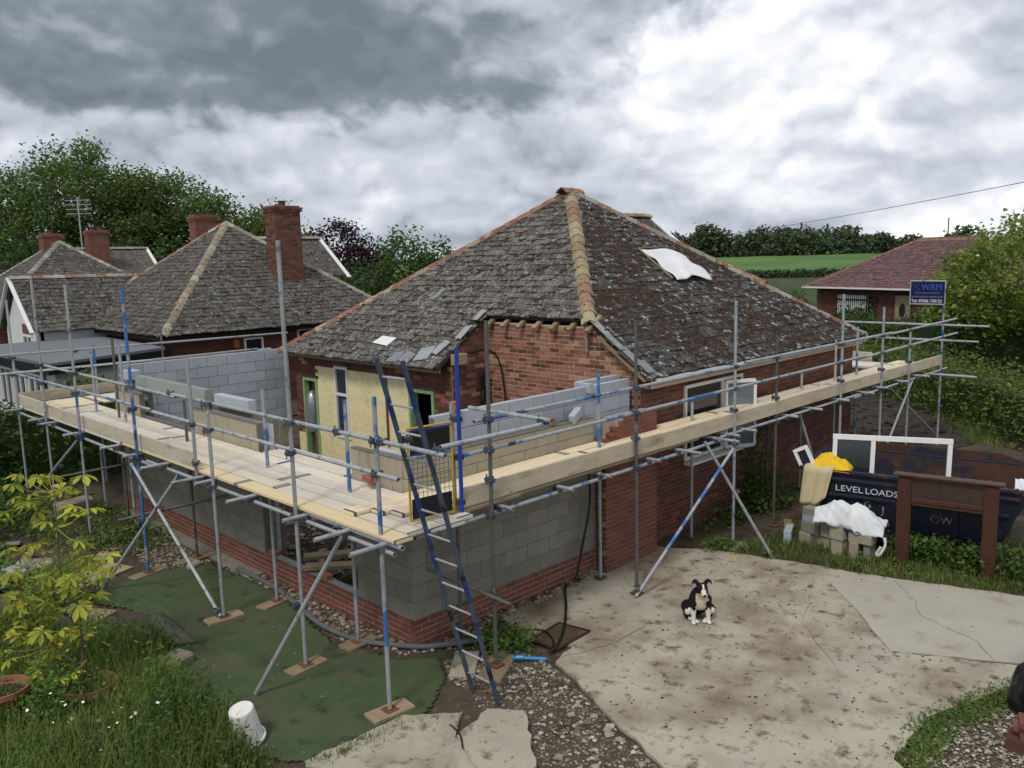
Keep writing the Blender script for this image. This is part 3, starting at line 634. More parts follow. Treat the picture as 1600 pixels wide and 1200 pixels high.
# moss cushions on the north slope and a few on the other
def moss(n, plane, x0, x1, parent):
    ic = np.array([[1, 0, 0], [.5, .87, 0], [-.5, .87, 0], [-1, 0, 0], [-.5, -.87, 0], [.5, -.87, 0], [.5, .2, .8], [-.4, .4, .85], [-.2, -.5, .8]]); fc = np.array([[0, 1, 6], [1, 2, 7], [2, 3, 7], [3, 4, 8], [4, 5, 8], [5, 0, 6], [6, 1, 7], [7, 3, 8], [8, 5, 6], [6, 7, 8]])
    V_ = []; F_ = []; k = 0
    while k < n:
        if plane == 'B':
            x = random.uniform(x0, x1); t = random.random(); y = EY0+t*(AP[1]-EY0)*.97
            if not (EX0+t*(AP[0]-EX0)+.15 < x < EX1-t*(EX1-AP[0])-.15) or x < XW: continue
            if 8.0 < x < 9.4 and 1.6 < y < 2.7: continue
            cl = math.sin(x*2.1+1.3*math.sin(y*1.7))+math.sin(y*2.9+x*.8)
            if cl < -.2 and random.random() < .8: continue
            c = np.array([x, y, zB(y)])+nB*.03; a, b, nn = X, vB, nB
        else:
            y = random.uniform(EY0, EY1); t = random.random(); x = EX0+t*(AP[0]-EX0)
            if not (EY0+t*(AP[1]-EY0)+.15 < y < EY1-t*(EY1-AP[1])-.15) or (x < XW and y < YW): continue
            c = np.array([x, y, zA(x)])+nA*.03; a, b, nn = Y, vA, nA
        s = random.uniform(.015, .07); q = ic*np.array([s*random.uniform(.8, 1.8), s, s*.65])*(1+rng.uniform(-.2, .2, ic.shape))
        V_.append(c+q[:, :1]*a+q[:, 1:2]*b+q[:, 2:]*nn); F_.append(fc+9*k); k += 1
    tag(obj('moss', npmesh('moss', np.vstack(V_), np.vstack(F_), ['moss'], smooth=True), parent), kind='stuff')
moss(3000, 'B', XW, EX1, roof)
moss(160, 'A', 0, 0, roof)
# lead and broken sheets at the cut edges
def slab_on(parent, name, pts, m, lift=.05, th=.012):
    q = [np.array([x, y, f+lift]) for x, y, f in pts]; return plane_poly(name, q, m, parent, th)
slab_on(roof, 'grey_strip', [(4.77, 5.66, zA(4.77)), (5.32, 5.53, zA(5.32)), (5.31, 5.38, zA(5.31)), (4.76, 5.5, zA(4.76))], 'lead', .06)
slab_on(roof, 'white_sheet', [(3.84, 6.02, zA(3.84)), (4.02, 5.9, zA(4.02)), (4.0, 5.42, zA(4.0)), (3.8, 5.48, zA(3.8))], 'tarp_white', .075)
for i, (x, y, w, l, q) in enumerate(((3.6, 4.95, .3, .24, .1), (3.6, 4.6, .34, .22, -.15), (3.7, 4.2, .34, .3, .25), (3.85, 3.9, .2, .3, -.2), (4.2, 3.66, .16, .3, .05), (4.6, 3.64, .14, .24, -.05))):
    c, s = math.cos(q), math.sin(q); P = [(x+a*c-b*s, y+a*s+b*c) for a, b in ((-l/2, -w/2), (l/2, -w/2), (l/2, w/2), (-l/2, w/2))]
    slab_on(roof, 'lead_sheet', [(a, b, zA(a)) for a, b in P], 'lead', .06+.012*i)
for i, (x, y, w, l) in enumerate(((XW+.02, .9, .16, .36), (XW+.0, .55, .14, .34), (XW+.03, .2, .16, .3), (XW+.1, .0, .2, .24))):
    slab_on(roof, 'verge_slate', [(a, b, zB(b)) for a, b in ((x-w/2, y-l/2), (x+w/2, y-l/2), (x+w/2, y+l/2), (x-w/2, y+l/2))], 'lead', .062+.006*i)
MB().box((6.9, 4.75, zA(6.9)+.07), (.22, .1, .06), np.array([Y, vA, nA])).build('loose_tile_fragment', 'hip_orange', roof)
# walls
def wallpart(name, o, u, n, pieces, core, m, depth=.1, back=.0035):
    w = wall_core(house, o, u, n, core, depth, m, name, back); return w
g0 = (XW+.04, 0, 0)
gw = wallpart('gable_wall', g0, Y, -X, None, [(.12, YW+.1, .2, 2.86), (.35, YW+.1, 2.86, 3.15), (.72, YW+.1, 3.15, 3.42), (1.0, YW+.1, 3.42, 3.62)], 'mortar_pale', .22)
def grange(z): return (max(.1, (z-EZ-.02)/KB+EY0+.06), YW)
emit(courses(g0, Y, -X, YW, 1.95, 3.66, rng_fn=grange, material='brick_gable', matfn=lambda a, z: random.choice(['brick_gable']*5+['brick_dark'])), 'brick', gw, 190)
s0 = (3.85, YW, 0)
sw = wallpart('side_wall', s0, X, -Y, None, [(0, .85, .2, 2.98), (.22, .85, 2.98, 3.2), (.5, .85, 3.2, 3.45)], 'mortar_dark', .22)
emit(courses(s0, X, -Y, .88, 1.5, 3.62, rng_fn=lambda z: (max(0, (z-EZ+.05)/KA-.35), .88), material='brick_dark', matfn=lambda a, z: 'brick_gable' if random.random() < .3 else 'brick_dark'), 'brick', sw, 60)
y0 = (3.85, YW+.02, 0)
OPN = [(4.55, 5.12, 0, 2.26), (3.36, 3.88, 1.05, 2.6), (.52, 1.28, .9, 2.36)]
yw = wallpart('painted_wall', y0, Y, -X, None, [(1.28, 3.36, .2, 2.55), (3.36, 3.88, .2, 1.05), (3.88, 4.55, .2, 2.55), (5.12, 5.45, .2, .95)], 'mortar_yellow', .22, .0022)
wallpart('bare_wall', y0, Y, -X, None, [(0, .52, .2, 2.99), (.52, 1.28, .2, .9), (.52, 1.28, 2.36, 2.99), (1.28, 3.36, 2.55, 2.99), (3.36, 3.88, 2.6, 2.99), (3.88, 4.55, 2.55, 2.99), (4.55, 5.12, 2.26, 2.99), (5.12, 5.45, .95, 2.99)], 'mortar_dark', .22, .0035)
def ymat(a, z):
    if z < 2.55 and 1.28 < a < 4.56: return 'brick_yellow'
    if a > 5.1 and z < .95: return 'brick_yellow'
    return 'brick_gable' if random.random() < .15 else 'brick_dark'
emit(courses(y0, Y, -X, 5.45, .3, 2.99, openings=OPN, matfn=ymat, joint=.0035), 'brick', yw, 60)
MB().box((3.835, 5.62, 1.85), (.02, .06, 1.5)).build('rusty_pipe_chase', 'rust', house)
# brick piers flanking window reveal
window(house, (3.86, 6.97, 1.05), Y, -X, .5, 1.55, trans=(.95,))
def frame3(parent, y0_, y1_, z0_, z1_, m, name):
    f = MB(); f.box((3.88, y0_+.03, (z0_+z1_)/2), (.12, .06, z1_-z0_)); f.box((3.88, y1_-.03, (z0_+z1_)/2), (.12, .06, z1_-z0_)); f.box((3.88, (y0_+y1_)/2, z1_-.03), (.115, y1_-y0_-.12, .06)); return f.build(name, m, parent)
frame3(house, 8.17, 8.74, .2, 2.26, 'green_paint', 'door_frame'); frame3(house, 4.14, 4.9, .9, 2.36, 'green_paint', 'hatch_frame')
MB().box((4.4, 6.2, 1.4), (.04, 5.0, 2.6)).build('dark_room_backing', 'black', house)  # black board stands in for the dark room behind the openings
r0 = (4.8, .1, 0)
rw = wallpart('facade_wall', r0, X, -Y, None, [(0, 1.22, 0, 2.74), (1.22, 3.15, 0, 1.22), (1.22, 3.15, 2.57, 2.74), (3.15, 8.0, 0, 2.74)], 'mortar_dark', .22)
emit(courses(r0, X, -Y, 8.0, 0, 2.72, openings=[(1.22, 3.15, 1.22, 2.57)], material='brick_dark', matfn=lambda a, z: 'brick_new' if random.random() < .12 else 'brick_dark'), 'brick', rw, 0)
w_ = window(house, (6.03, .1, 1.24), X, -Y, 1.9, 1.32, mul=(1.22,), glass='glass')
f = MB(); A_ = np.array([[.80, -.6, 0], [.6, .80, 0], [0, 0, 1.]])
c0 = np.array([7.28, .03, 1.28]); uu = np.array([.86, -.5, 0])
for a, b in (((0, 0), (.58, 0)), ((0, 1.2), (.58, 1.2)), ((0, 0), (0, 1.2)), ((.58, 0), (.58, 1.2))): f.bar(c0+uu*a[0]+Z*a[1], c0+uu*b[0]+Z*b[1], .05, .06, up=(.5, .86, 0) if a[0] == b[0] else (0, 0, 1))
sash = f.build('open_sash', 'white_pvc', w_)
MB().box(c0+uu*.29+Z*.6, (.56, .012, 1.18), np.array([uu/np.linalg.norm(uu), np.cross(Z, uu/np.linalg.norm(uu)), Z])).build('pane', 'glass_pale', sash)
MB().box((7.0, .0, 1.2), (2.0, .16, .05)).build('window_sill', 'white_pvc', house)
MB().box((8.85, 8.9, 1.4), (7.8, .22, 2.7)).box((12.72, 4.5, 1.4), (.2, 8.5, 2.7)).build('rear_wall', 'brick_dark', house)
f = MB(); f.box((8.85, -.08, 2.755), (8.0, .025, .17)); f.box((8.85, .02, 2.68), (8.0, .19, .015)); f.build('fascia', 'cream', house)
f = MB(); f.tube((4.85, -.16, 2.80), (12.9, -.16, 2.79), .05, 10); gt = f.build('gutter', 'gutter', house, True)
f = MB(); f.box((3.6, 6.3, 2.83), (.04, 5.3, .12)); f.build('wall_plate', 'timber', house)
for i in range(7): MB().bar((XW-.12, 1.05+i*.4, zA(XW)-.17), (XW+.25, 1.05+i*.4, zA(XW)+.06), .05, .09, up=(0, 1, 0)).build('rafter_end', 'timber', house)
MB().box((XW-.02, YH+.05, 3.45), (.03, .04, .5)).build('hip_rafter_end', 'timber', house)
MB().bar((XW-.01, -.1, 2.82), (XW-.01, .85, 3.48), .03, .16, up=(1, 0, 0)).build('verge_board', 'timber', house)
# rear wing
f = plane_poly('wing_roof', [(9.0, 5.8, 5.78), (12.9, 5.8, 5.78), (12.9, 4.75, 4.95), (9.0, 4.75, 4.95)], 'tile_dark', house)
plane_poly('wing_roof', [(9.0, 4.75, 4.945), (12.9, 4.75, 4.945), (13.0, 2.5, 4.03), (9.4, 2.5, 4.03)], 'tile_dark', house)
plane_poly('wing_roof', [(9.0, 5.8, 5.78), (12.9, 5.8, 5.78), (12.9, 8.2, 3.9), (9.0, 8.2, 3.9)], 'tile_dark', house)
MB().prism([(9.2, 2.7), (12.8, 2.7), (12.8, 8.0), (9.2, 8.0)], 2.6, 3.9).build('wing_wall', 'brick_dark', house)
MB().bar((12.92, 5.85, 5.82), (12.92, 4.7, 4.93), .04, .16, up=(1, 0, 0)).build('bargeboard', 'white_pvc', house)
hip_tiles((13.0, 2.4, 4.02), (12.95, 4.7, 4.95), 'hip_orange', f, w=.11); hip_tiles((9.8, 5.8, 5.8), (12.9, 5.8, 5.8), 'hip_lichen', f, 'ridge_tile', w=.13)
# tarpaulin patch with its battens
tp = thing('tarpaulin', 'white tarpaulin sheet battened over a hole in the mossy roof', 'tarpaulin', (8.7, 2.1, zB(2.1)))
nx, ny = 16, 14; v = []
for j in range(ny+1):
    for i in range(nx+1):
        a, b = i/nx, j/ny; x = 8.12+1.05*a+.10*b*a+.12*a*(1-b); y = 1.72+.85*b-.12*a*(1-b)*math.sin(a*9)
        h = .11+.10*math.exp(-((a-.75)**2*14+(b-.25)**2*9))+.02*math.sin(a*7+b*3)+.016*math.sin(b*13+a*4)+.05*math.exp(-((a-b*.6-.35)/.09)**2)*(1-b)
        v.append(np.array([x+.03*math.sin(b*11), y, zB(y)])+nB*h)
f = [[j*(nx+1)+i, j*(nx+1)+i+1, (j+1)*(nx+1)+i+1, (j+1)*(nx+1)+i] for j in range(ny) for i in range(nx)]
o = obj('sheet', npmesh('sheet', np.array(v), np.array(f), ['tarp_white'], smooth=True), tp); sm = o.modifiers.new('s', 'SOLIDIFY'); sm.thickness = .01
MB().bar((8.1, 1.75, zB(1.75)+.1), (8.12, 2.6, zB(2.6)+.1), .04, .03).build('batten', 'timber', tp)
MB().bar((8.12, 2.6, zB(2.6)+.11), (9.0, 2.63, zB(2.63)+.11), .04, .03).build('batten', 'timber', tp)

# ------------------------------------------------------------------ new block walls of the extension
rwall = thing('cavity_wall', 'unfinished grey block cavity wall on a red brick plinth beside the drive', 'wall', (1.7, .1, 0))
pl = wall_core(rwall, (0, 0, 0), X, -Y, [(.014, 3.5, -.1, .375)], .1, 'mortar', 'plinth')
emit(courses((0, 0, 0), X, -Y, 3.5, 0, .375, material='brick_new'), 'brick', pl, 90)
ol = wall_core(rwall, (0, 0, 0), X, -Y, [(.014, 3.5, .375, 2.42)], .1, 'mortar_grey', 'outer_leaf', .004)
emit(courses((0, 0, 0), X, -Y, 3.5, .375, 2.42, lp=.45, hp=.225, matfn=lambda a, z: 'block_tan' if z > 1.95 else 'block_dense'), 'block', ol, 120)
il = wall_core(rwall, (.6, .2, 0), X, -Y, [(0, 4.05, .3, 2.82)], .1, 'mortar_grey', 'inner_leaf', .004)
emit(courses((.6, .2, 0), X, -Y, 4.05, .37, 2.85, lp=.45, hp=.225, material='block_aerated'), 'block', il, 120)
i2 = wall_core(rwall, (3.6, .36, 0), X, -Y, [(0, 1.0, 1.5, 2.88)], .1, 'mortar_grey', 'return_leaf', .004)
emit(courses((3.6, .36, 0), X, -Y, 1.0, 1.55, 2.9, lp=.45, hp=.225, material='block_aerated'), 'block', i2, 30)
MB().box((3.62, .28, 2.82), (.1, .3, .14)).build('end_block', 'block_aerated', rwall)
pier = thing('brick_pier', 'new red brick pier between the block wall and the old facade', 'pier', (4.1, -.1, 0))
pc = wall_core(pier, (3.5, -.22, 0), X, -Y, [(.004, 1.296, -.05, 2.06), (.3, 1.296, 2.06, 2.36)], .3, 'mortar', 'pier_core', .008)
emit(courses((3.5, -.22, 0), X, -Y, 1.3, 0, 2.1, material='brick_new')+courses((3.5, -.22, 0), X, -Y, 1.3, 2.1, 2.4, rng_fn=lambda z: ((z-2.05)*1.4, 1.3), material='brick_new'), 'brick', pc, 150)
emit(courses((3.5, -.11, 0), Y, -X, .1, 0, 2.1, material='brick_dark'), 'brick', pc, 30)
lwall = thing('cavity_wall', 'unfinished grey block cavity wall with a gap beside the green turf', 'wall', (.1, 4.8, 0))
pl = wall_core(lwall, (0, .1, 0), Y, -X, [(0, 9.4, -.25, .375)], .1, 'mortar', 'plinth')
emit(courses((0, .1, 0), Y, -X, 9.4, -.15, .375, material='brick_new'), 'brick', pl, 160)
MB().box((.05, 2.3, .385), (.11, 2.7, .012)).build('damp_proof_strip', 'lead', lwall)
MB().box((-.12, 6.4, -.02), (.24, 5.2, .1)).build('concrete_footing', 'block_dense', lwall)
ol = wall_core(lwall, (0, .1, 0), Y, -X, [(0, 1.1, .4, 2.42), (3.57, 9.35, .375, 2.02), (3.57, 5.92, 2.02, 2.42), (8.1, 9.35, 2.02, 2.42)], .1, 'mortar_grey', 'outer_leaf', .004)
emit(courses((0, .1, 0), Y, -X, 9.35, .375, 2.42, lp=.45, hp=.225, openings=[(1.1, 3.57, 0, 3), (5.92, 8.1, 2.02, 3)], matfn=lambda a, z: 'block_tan' if z > 1.95 else 'block_dense'), 'block', ol, 130)
il = wall_core(lwall, (.2, .1, 0), Y, -X, [(3.45, 5.7, .375, 2.5), (8.2, 9.2, .375, 2.62), (.2, .9, .375, 2.35)], .1, 'mortar_grey', 'inner_leaf', .004)
emit(courses((.2, .1, 0), Y, -X, 9.2, .375, 2.55, lp=.45, hp=.225, openings=[(.9, 3.45, 0, 3), (5.7, 8.2, 0, 3)], material='block_aerated'), 'block', il, 60)
bwall = thing('block_wall', 'tall pale grey block wall joining the yellow painted house wall', 'wall', (2, 9.45, 0))
bl = wall_core(bwall, (.13, 9.4, 0), X, -Y, [(0, 3.75, .0, 2.86)], .1, 'mortar_grey', 'wall_core', .004)
emit(courses((.13, 9.4, 0), X, -Y, 3.75, .4, 2.88, lp=.45, hp=.225, matfn=lambda a, z: 'block_tan' if z < 1.05 else 'block_aerated'), 'block', bl, 110)
o = MB(); o.add([(x, y, z) for y in (5.55, 8.5) for x, z in ((.06, 2.53), (.26, 2.53), (.26, 2.56), (.2, 2.75), (.09, 2.75), (.06, 2.56))], [[0, 1, 2, 3, 4, 5][::-1], [1, 0, 6, 7], [2, 1, 7, 8], [3, 2, 8, 9], [4, 3, 9, 10], [5, 4, 10, 11], [0, 5, 11, 6]])
mat('lintel', [C(150, 160, 152)], n1=(5, .08), rough=.5, metal=.3)
li = o.build('steel_lintel', 'lintel', None); li.modifiers.new('s', 'SOLIDIFY').thickness = .012
tag(li, 'pale green-grey steel lintel lying on top of the block wall', 'lintel')
for (x, y, z, d, m, lab) in ((.2, 4.75, 2.60, (.14, 1.15, .2), 'block_aerated', 'long pale grey lintel block lying on the wall behind the boards'), (.2, 9.0, 2.715, (.2, .4, .18), 'block_aerated', 'single white block standing on the wall beside the steel lintel')):
    tag(MB().box((x, y, z), d).build('loose_block', m, bevel=.006), lab, 'block')
tag(MB().box((3.15, -.05+.1, 2.49), (.3, .1, .13), np.array([[.9, .3, .3], [-.3, .95, 0], [-.29, -.09, .95]])).build('cut_block', 'block_aerated', bevel=.006), 'cut pale grey block wedged on the wall beside the brick pier', 'block')
def brick_obj(c, yaw, lab, d=(.215, .1, .065), group=None, m='brick_loose'):
    cc, s = math.cos(yaw), math.sin(yaw); z = c[2]
    b = MB().box(c, d, np.array([[cc, s, 0], [-s, cc, 0], [0, 0, 1]]))
    return tag(b.build('loose_brick', m, bevel=.004), lab, 'brick', group)
brick_obj((2.62, .05, 2.478), .1, 'single orange brick lying on the tan blocks near the brick pier', (.1, .09, .11))
brick_obj((.95, .2, 2.92), .2, 'single orange brick standing on the grey wall behind the ladder', (.1, .1, .14))
brick_obj((-.12, .62, 2.115), 1.3, 'two-tone orange brick lying on the deck against the corner blocks', (.26, .11, .065))
brick_obj((.05, 2.05, .425), 1.5, 'orange brick lying on the plinth in the wall gap'); brick_obj((.05, 3.5, .425), 1.6, 'orange brick lying on the plinth against the block stub')
# inside the extension: oversite, timbers, rubble
sheet('oversite', [(.12, .12), (3.7, .12), (3.7, 9.3), (.12, 9.3)], -.05, .1, 'garden_soil')
stones('rubble', [(.4, .4), (3.4, .4), (3.4, 6), (.4, 6)], 900, .015, .09, 'stone', .1)
for i, (a, b, w, h, lab) in enumerate((((.2, 2.9, .45), (2.2, 1.4, .5), .2, .05, 'upper of two pale planks lying across the wall gap'), ((.0, 2.55, .44), (1.9, .75, .48), .2, .05, 'lower of two pale planks lying across the wall gap'), ((.8, 4.4, .5), (2.6, 2.2, .95), .24, .04, 'wide grey plank propped inside the extension'), ((1.2, 4.2, .55), (2.9, 2.4, 1.0), .05, .05, 'thin batten propped inside the extension'))):
    tag(MB().bar(a, b, w, h).build('timber_plank', 'timber'), lab, 'plank')
tag(MB().box((2.2, 1.5, .45), (1.6, 1.2, .02), np.array([[.8, .5, .1], [-.5, .85, 0], [-.1, -.05, .99]])).build('plywood_sheet', 'plywood'), 'pale plywood sheet lying inside the extension', 'board')
v = MB(); v.lathe((3.9, 8.5, 1.55), [(.16, -.5), (.17, -.3), (.165, .1), (.13, .3), (.06, .4), (0, .42)], 16)
mat('foil', [C(170, 172, 172)], n1=(20, .35), rough=.35, metal=.7)
tag(v.build('foil_duct', 'foil', smooth=True), 'silver foil flue duct standing in the green door frame', 'duct')
nx = 8; v = []
for j in range(9):
    for i in range(nx+1):
        a, b = i/nx-.5, j/8; v.append((4.55+.16*a+.05*math.sin(b*8+a*7), YW-.06-.05*math.sin(a*9+b*4)**2-.03*random.random(), 2.72-.62*b))
o = obj('plastic_sheet', npmesh('plastic_sheet', v, np.array([[j*9+i, j*9+i+1, (j+1)*9+i+1, (j+1)*9+i] for j in range(8) for i in range(8)]), ['black_plastic'], smooth=True)); o.modifiers.new('s', 'SOLIDIFY').thickness = .01
tag(o, 'crumpled black plastic sheet hanging on the cut brick wall', 'sheet')
tag(MB().path([(4.0, YW-.06, 3.05), (4.3, YW-.1, 3.1), (4.5, 3.3, 3.12), (4.66, 3.2, 2.9), (4.68, 3.1, 2.3), (4.68, 3.1, 1.9)], .016).build('loose_cable', 'black', smooth=True), 'black cable looping down the cut brick gable', 'cable')
tag(MB().box((3.95, YW-.09, 3.0), (.3, .14, .2)).build('timber_block', 'timber', bevel=.01), 'cut timber end sticking out of the broken brick corner', 'timber')

# ------------------------------------------------------------------ scaffold
scaf = thing('scaffold', 'tube and board scaffold with timber deck wrapped round the bungalow', 'scaffold', (-1.1, -1.0, 0))
TR_ = .0242
def tube(name, a, b, m='tube_grey', parent=scaf, r=TR_):
    return MB().tube(a, b, r, 12, hollow=True).build(name, m, parent, smooth=False)
def cpl_mesh():
    m = MB(); m.tube((0, 0, -.032), (0, 0, .026), .034, 10); m.tube((-.026, .05, 0), (.026, .05, 0), .034, 10); m.box((0, -.045, 0), (.03, .03, .05)); m.tube((-.055, -.03, .0), (.055, -.03, .0), .009, 6); m.tube((0, .07, -.06), (0, .07, .06), .009, 6); m.box((.05, .02, .02), (.03, .02, .02)); return m.mesh('coupler', 'coupler')
CPL = cpl_mesh()
def coupler(p, yaw=0):
    o = bpy.data.objects.new('coupler', CPL); o.location = p; o.rotation_euler = (0, 0, yaw); return link(o, scaf)
BASE = MB().box((0, 0, .003), (.15, .15, .006)).tube((0, 0, .006), (0, 0, .08), .017, 8).mesh('base_plate', 'rust')
def standard(x, y, top, m='tube_grey', z0=.05, lean=(0, 0), base=True):
    s = tube('standard', (x, y, z0+.012), (x+lean[0], y+lean[1], top), m)
    if base: o = bpy.data.objects.new('base_plate', BASE); o.location = (x, y, z0); link(o, s)
    return s
# standards of the turf side (outer, inner)
LO = [(-1.12, -.97, 3.45, 'tube_patch'), (-1.19, .60, 5.06, 'tube_grey'), (-1.21, 2.67, 3.05, 'tube_grey'), (-1.22, 5.22, 4.5, 'tube_blue'), (-1.22, 7.78, 4.54, 'tube_patch'), (-1.18, 9.8, 4.65, 'tube_grey'), (-1.15, 11.75, 4.2, 'tube_grey')]
for x, y, t_, m in LO:
    standard(x, y, t_, m)
    for z in (1.88, 2.65, 3.0): coupler((x, y, z), math.pi/2) if t_ > z else None
standard(-1.17, 3.25, 3.57, 'tube_grey', 1.84, base=False); coupler((-1.17, 3.25, 2.1)); coupler((-1.17, 3.25, 2.65))
LI = [(-.40, .66, 3.15, 'tube_patch'), (-.43, 2.62, 3.10, 'tube_patch'), (-.40, 5.27, 2.68, 'tube_dark'), (-.39, 7.88, 3.43, 'tube_grey'), (-.35, 9.5, 3.2, 'tube_patch'), (-.3, 8.45, 3.5, 'tube_dark')]
for x, y, t_, m in LI: standard(x, y, t_, m); coupler((x, y, 1.88), math.pi/2)
# drive side
RO = [(.34, -1.10, 4.12, 'tube_dark'), (3.15, -1.05, 3.93, 'tube_dark'), (5.79, -1.02, 4.04, 'tube_patch'), (7.2, -.99, 3.38, 'tube_dark'), (9.67, -1.03, 3.95, 'tube_grey'), (11.6, -1.03, 3.59, 'tube_grey'), (13.1, -1.03, 3.0, 'tube_patch'), (15.2, -1.0, 3.93, 'tube_patch')]
for x, y, t_, m in RO:
    standard(x, y, t_, m, .06 if x < 5 else .03)
    for z in (1.88, 2.3, 2.65, 3.0): coupler((x, y, z))
RI = [(3.26, -.30, 3.17, 'tube_patch', .06), (5.72, -.27, 2.36, 'tube_patch', .03), (9.73, -.2, 2.38, 'tube_grey', .03), (12.2, -.25, 3.1, 'tube_patch', .03), (8.3, -.25, 1.95, 'tube_dark', .03), (11.2, -.22, 2.9, 'tube_grey', .03), (.5, -.3, 1.9, 'tube_dark', .03)]
for x, y, t_, m, z in RI: standard(x, y, t_, m, z)
standard(13.3, 1.2, 3.0, 'tube_grey', .03); standard(15.1, 1.4, 3.0, 'tube_grey', .03)
# ladder gate posts
standard(-.05, -1.03, 3.85, 'tube_royal', 1.92, base=False); standard(-.02, -.88, 3.22, 'tube_patch', 1.92, base=False)
for z in (2.1, 2.62, 3.05): coupler((-.03, -.98, z), .6)
# ledgers under the deck and guard rails (turf side)
tube('ledger', (-1.16, -1.25, 1.86), (-1.16, 5.0, 1.86), 'tube_grey'); tube('ledger', (-1.16, 4.7, 1.815), (-1.16, 12.2, 1.86), 'tube_patch')
tube('ledger', (-1.11, -1.32, 1.93), (-1.11, .45, 1.935), 'tube_patch', r=.028)
tube('ledger', (-.35, -.9, 1.86), (-.35, 10.6, 1.86), 'tube_dark')
tube('guard_rail', (-1.13, -2.07, 3.005), (-1.13, 4.0, 2.995), 'tube_grey'); tube('guard_rail', (-1.14, 3.8, 2.97), (-1.12, 9.95, 2.985), 'tube_grey')
tube('guard_rail', (-1.13, -1.33, 2.65), (-1.13, 4.9, 2.66), 'tube_grey'); tube('guard_rail', (-1.15, 4.7, 2.69), (-1.12, 12.0, 2.66), 'tube_patch')
for y in (-1.1, 4.0, -.3): coupler((-1.13, y, 3.0), 0)
# drive side
tube('ledger', (-.7, -1.0, 1.86), (5.6, -1.0, 1.87), 'tube_patch'); tube('ledger', (5.4, -.99, 1.915), (10.6, -.99, 1.90), 'tube_grey'); tube('ledger', (10.3, -1.0, 1.87), (15.6, -1.0, 1.88), 'tube_grey')
tube('ledger', (.2, -.25, 1.86), (13.0, -.25, 1.86), 'tube_dark')
tube('guard_rail', (.2, -1.0, 2.985), (6.3, -1.0, 3.0), 'tube_patch'); tube('guard_rail', (6.1, -1.01, 3.03), (12.1, -1.01, 3.02), 'tube_grey'); tube('guard_rail', (11.8, -.99, 2.99), (16.1, -1.0, 3.035), 'tube_grey')
tube('guard_rail', (-.05, -1.0, 2.63), (4.9, -1.0, 2.645), 'tube_patch'); tube('guard_rail', (4.7, -1.01, 2.65), (10.8, -1.01, 2.66), 'tube_patch'); tube('guard_rail', (10.5, -.98, 2.63), (16.25, -.99, 2.675), 'tube_grey')
# ladder hatch rails
tube('guard_rail', (-1.07, -1.93, 3.055), (.46, -1.93, 3.05), 'tube_grey'); tube('guard_rail', (.36, -.75, 3.10), (.36, -2.05, 3.10), 'tube_grey')
coupler((-1.1, -1.95, 3.03)); coupler((.36, -1.93, 3.08)); coupler((-.98, -1.3, 3.03), .5)
# far right return and far left return
tube('guard_rail', (15.0, 4.0, 2.96), (15.0, -2.05, 2.97), 'tube_grey'); tube('guard_rail', (15.0, 4.0, 2.60), (15.0, -1.85, 2.61), 'tube_grey')
tube('transom', (15.0, 2.0, 1.80), (15.0, -1.8, 1.80), 'tube_grey'); tube('transom', (14.5, 2.0, 1.86), (14.5, -2.0, 1.86), 'tube_grey')
tube('guard_rail', (-2.2, 11.5, 3.1), (5.1, 11.5, 3.03), 'tube_grey'); tube('guard_rail', (-2.2, 11.5, 2.72), (4.6, 11.5, 2.665), 'tube_grey'); tube('guard_rail', (1.6, 11.45, 2.70), (4.2, 11.45, 2.70), 'tube_grey')
tube('standard', (1.9, 11.6, .05), (1.9, 11.6, 3.3), 'tube_dark'); tube('standard', (.4, 11.6, .05), (.4, 11.6, 3.2), 'tube_patch')
coupler((1.9, 11.55, 3.05)); coupler((-.0, 11.5, 3.05))
# transoms poking out under the boards
for y, x0 in ((11.6, -1.46), (9.95, -1.46), (9.35, -1.47), (7.84, -1.49), (6.18, -1.44), (5.26, -1.43), (4.27, -1.54), (3.09, -1.60), (2.8, -1.41), (1.655, -1.53), (.43, -1.46), (-.42, -1.58), (-1.09, -1.59)):
    tube('transom', (x0, y, 1.935), (-.15, y, 1.935), random.choice(['tube_grey', 'tube_grey', 'tube_patch'])); coupler((-1.16, y, 1.89), math.pi/2)
for x, y0_ in ((-.515, -1.25), (.54, -1.25), (1.6, -1.24), (2.4, -1.21), (3.49, -1.21), (4.22, -1.43), (5.225, -1.44), (5.6, -1.23), (6.1, -1.24), (7.57, -1.22), (8.45, -1.24), (9.62, -1.23), (10.7, -1.25), (11.5, -1.22), (12.6, -1.24), (13.6, -1.3)):
    tube('transom', (x, y0_, 1.935), (x, -.12, 1.935), 'tube_grey'); coupler((x, -1.0, 1.895), 0)
# raking braces
BR = [((-1.27, 5.36, 1.78), (-1.26, 2.66, .07), 'tube_grey'), ((-1.28, 3.6, 1.90), (-2.0, 5.02, .03), 'tube_patch'), ((-1.26, 7.8, 1.83), (-1.42, 10.6, .25), 'tube_grey'), ((-1.23, -.42, 1.90), (-1.93, .45, .03), 'tube_grey'), ((5.30, -1.36, 1.90), (3.03, -1.12, .06), 'tube_patch'), ((4.86, -1.06, 1.95), (5.71, -1.77, .03), 'tube_grey'), ((13.2, -1.08, 1.9), (11.2, -1.12, .1), 'tube_grey'), ((12.25, -.93, 1.85), (15.85, -.88, .03), 'tube_grey'), ((8.25, -.9, 1.86), (8.95, -1.15, .03), 'tube_grey'),
      ((-.2, -.53, 1.257), (.37, -1.33, .86), 'tube_dark'), ((-1.42, 5.75, .82), (-.15, 4.5, 1.19), 'tube_dark'), ((-1.2, 10.1, .7), (-.25, 8.2, 1.15), 'tube_dark')]
for a, b, m in BR: tube('brace', a, b, m)
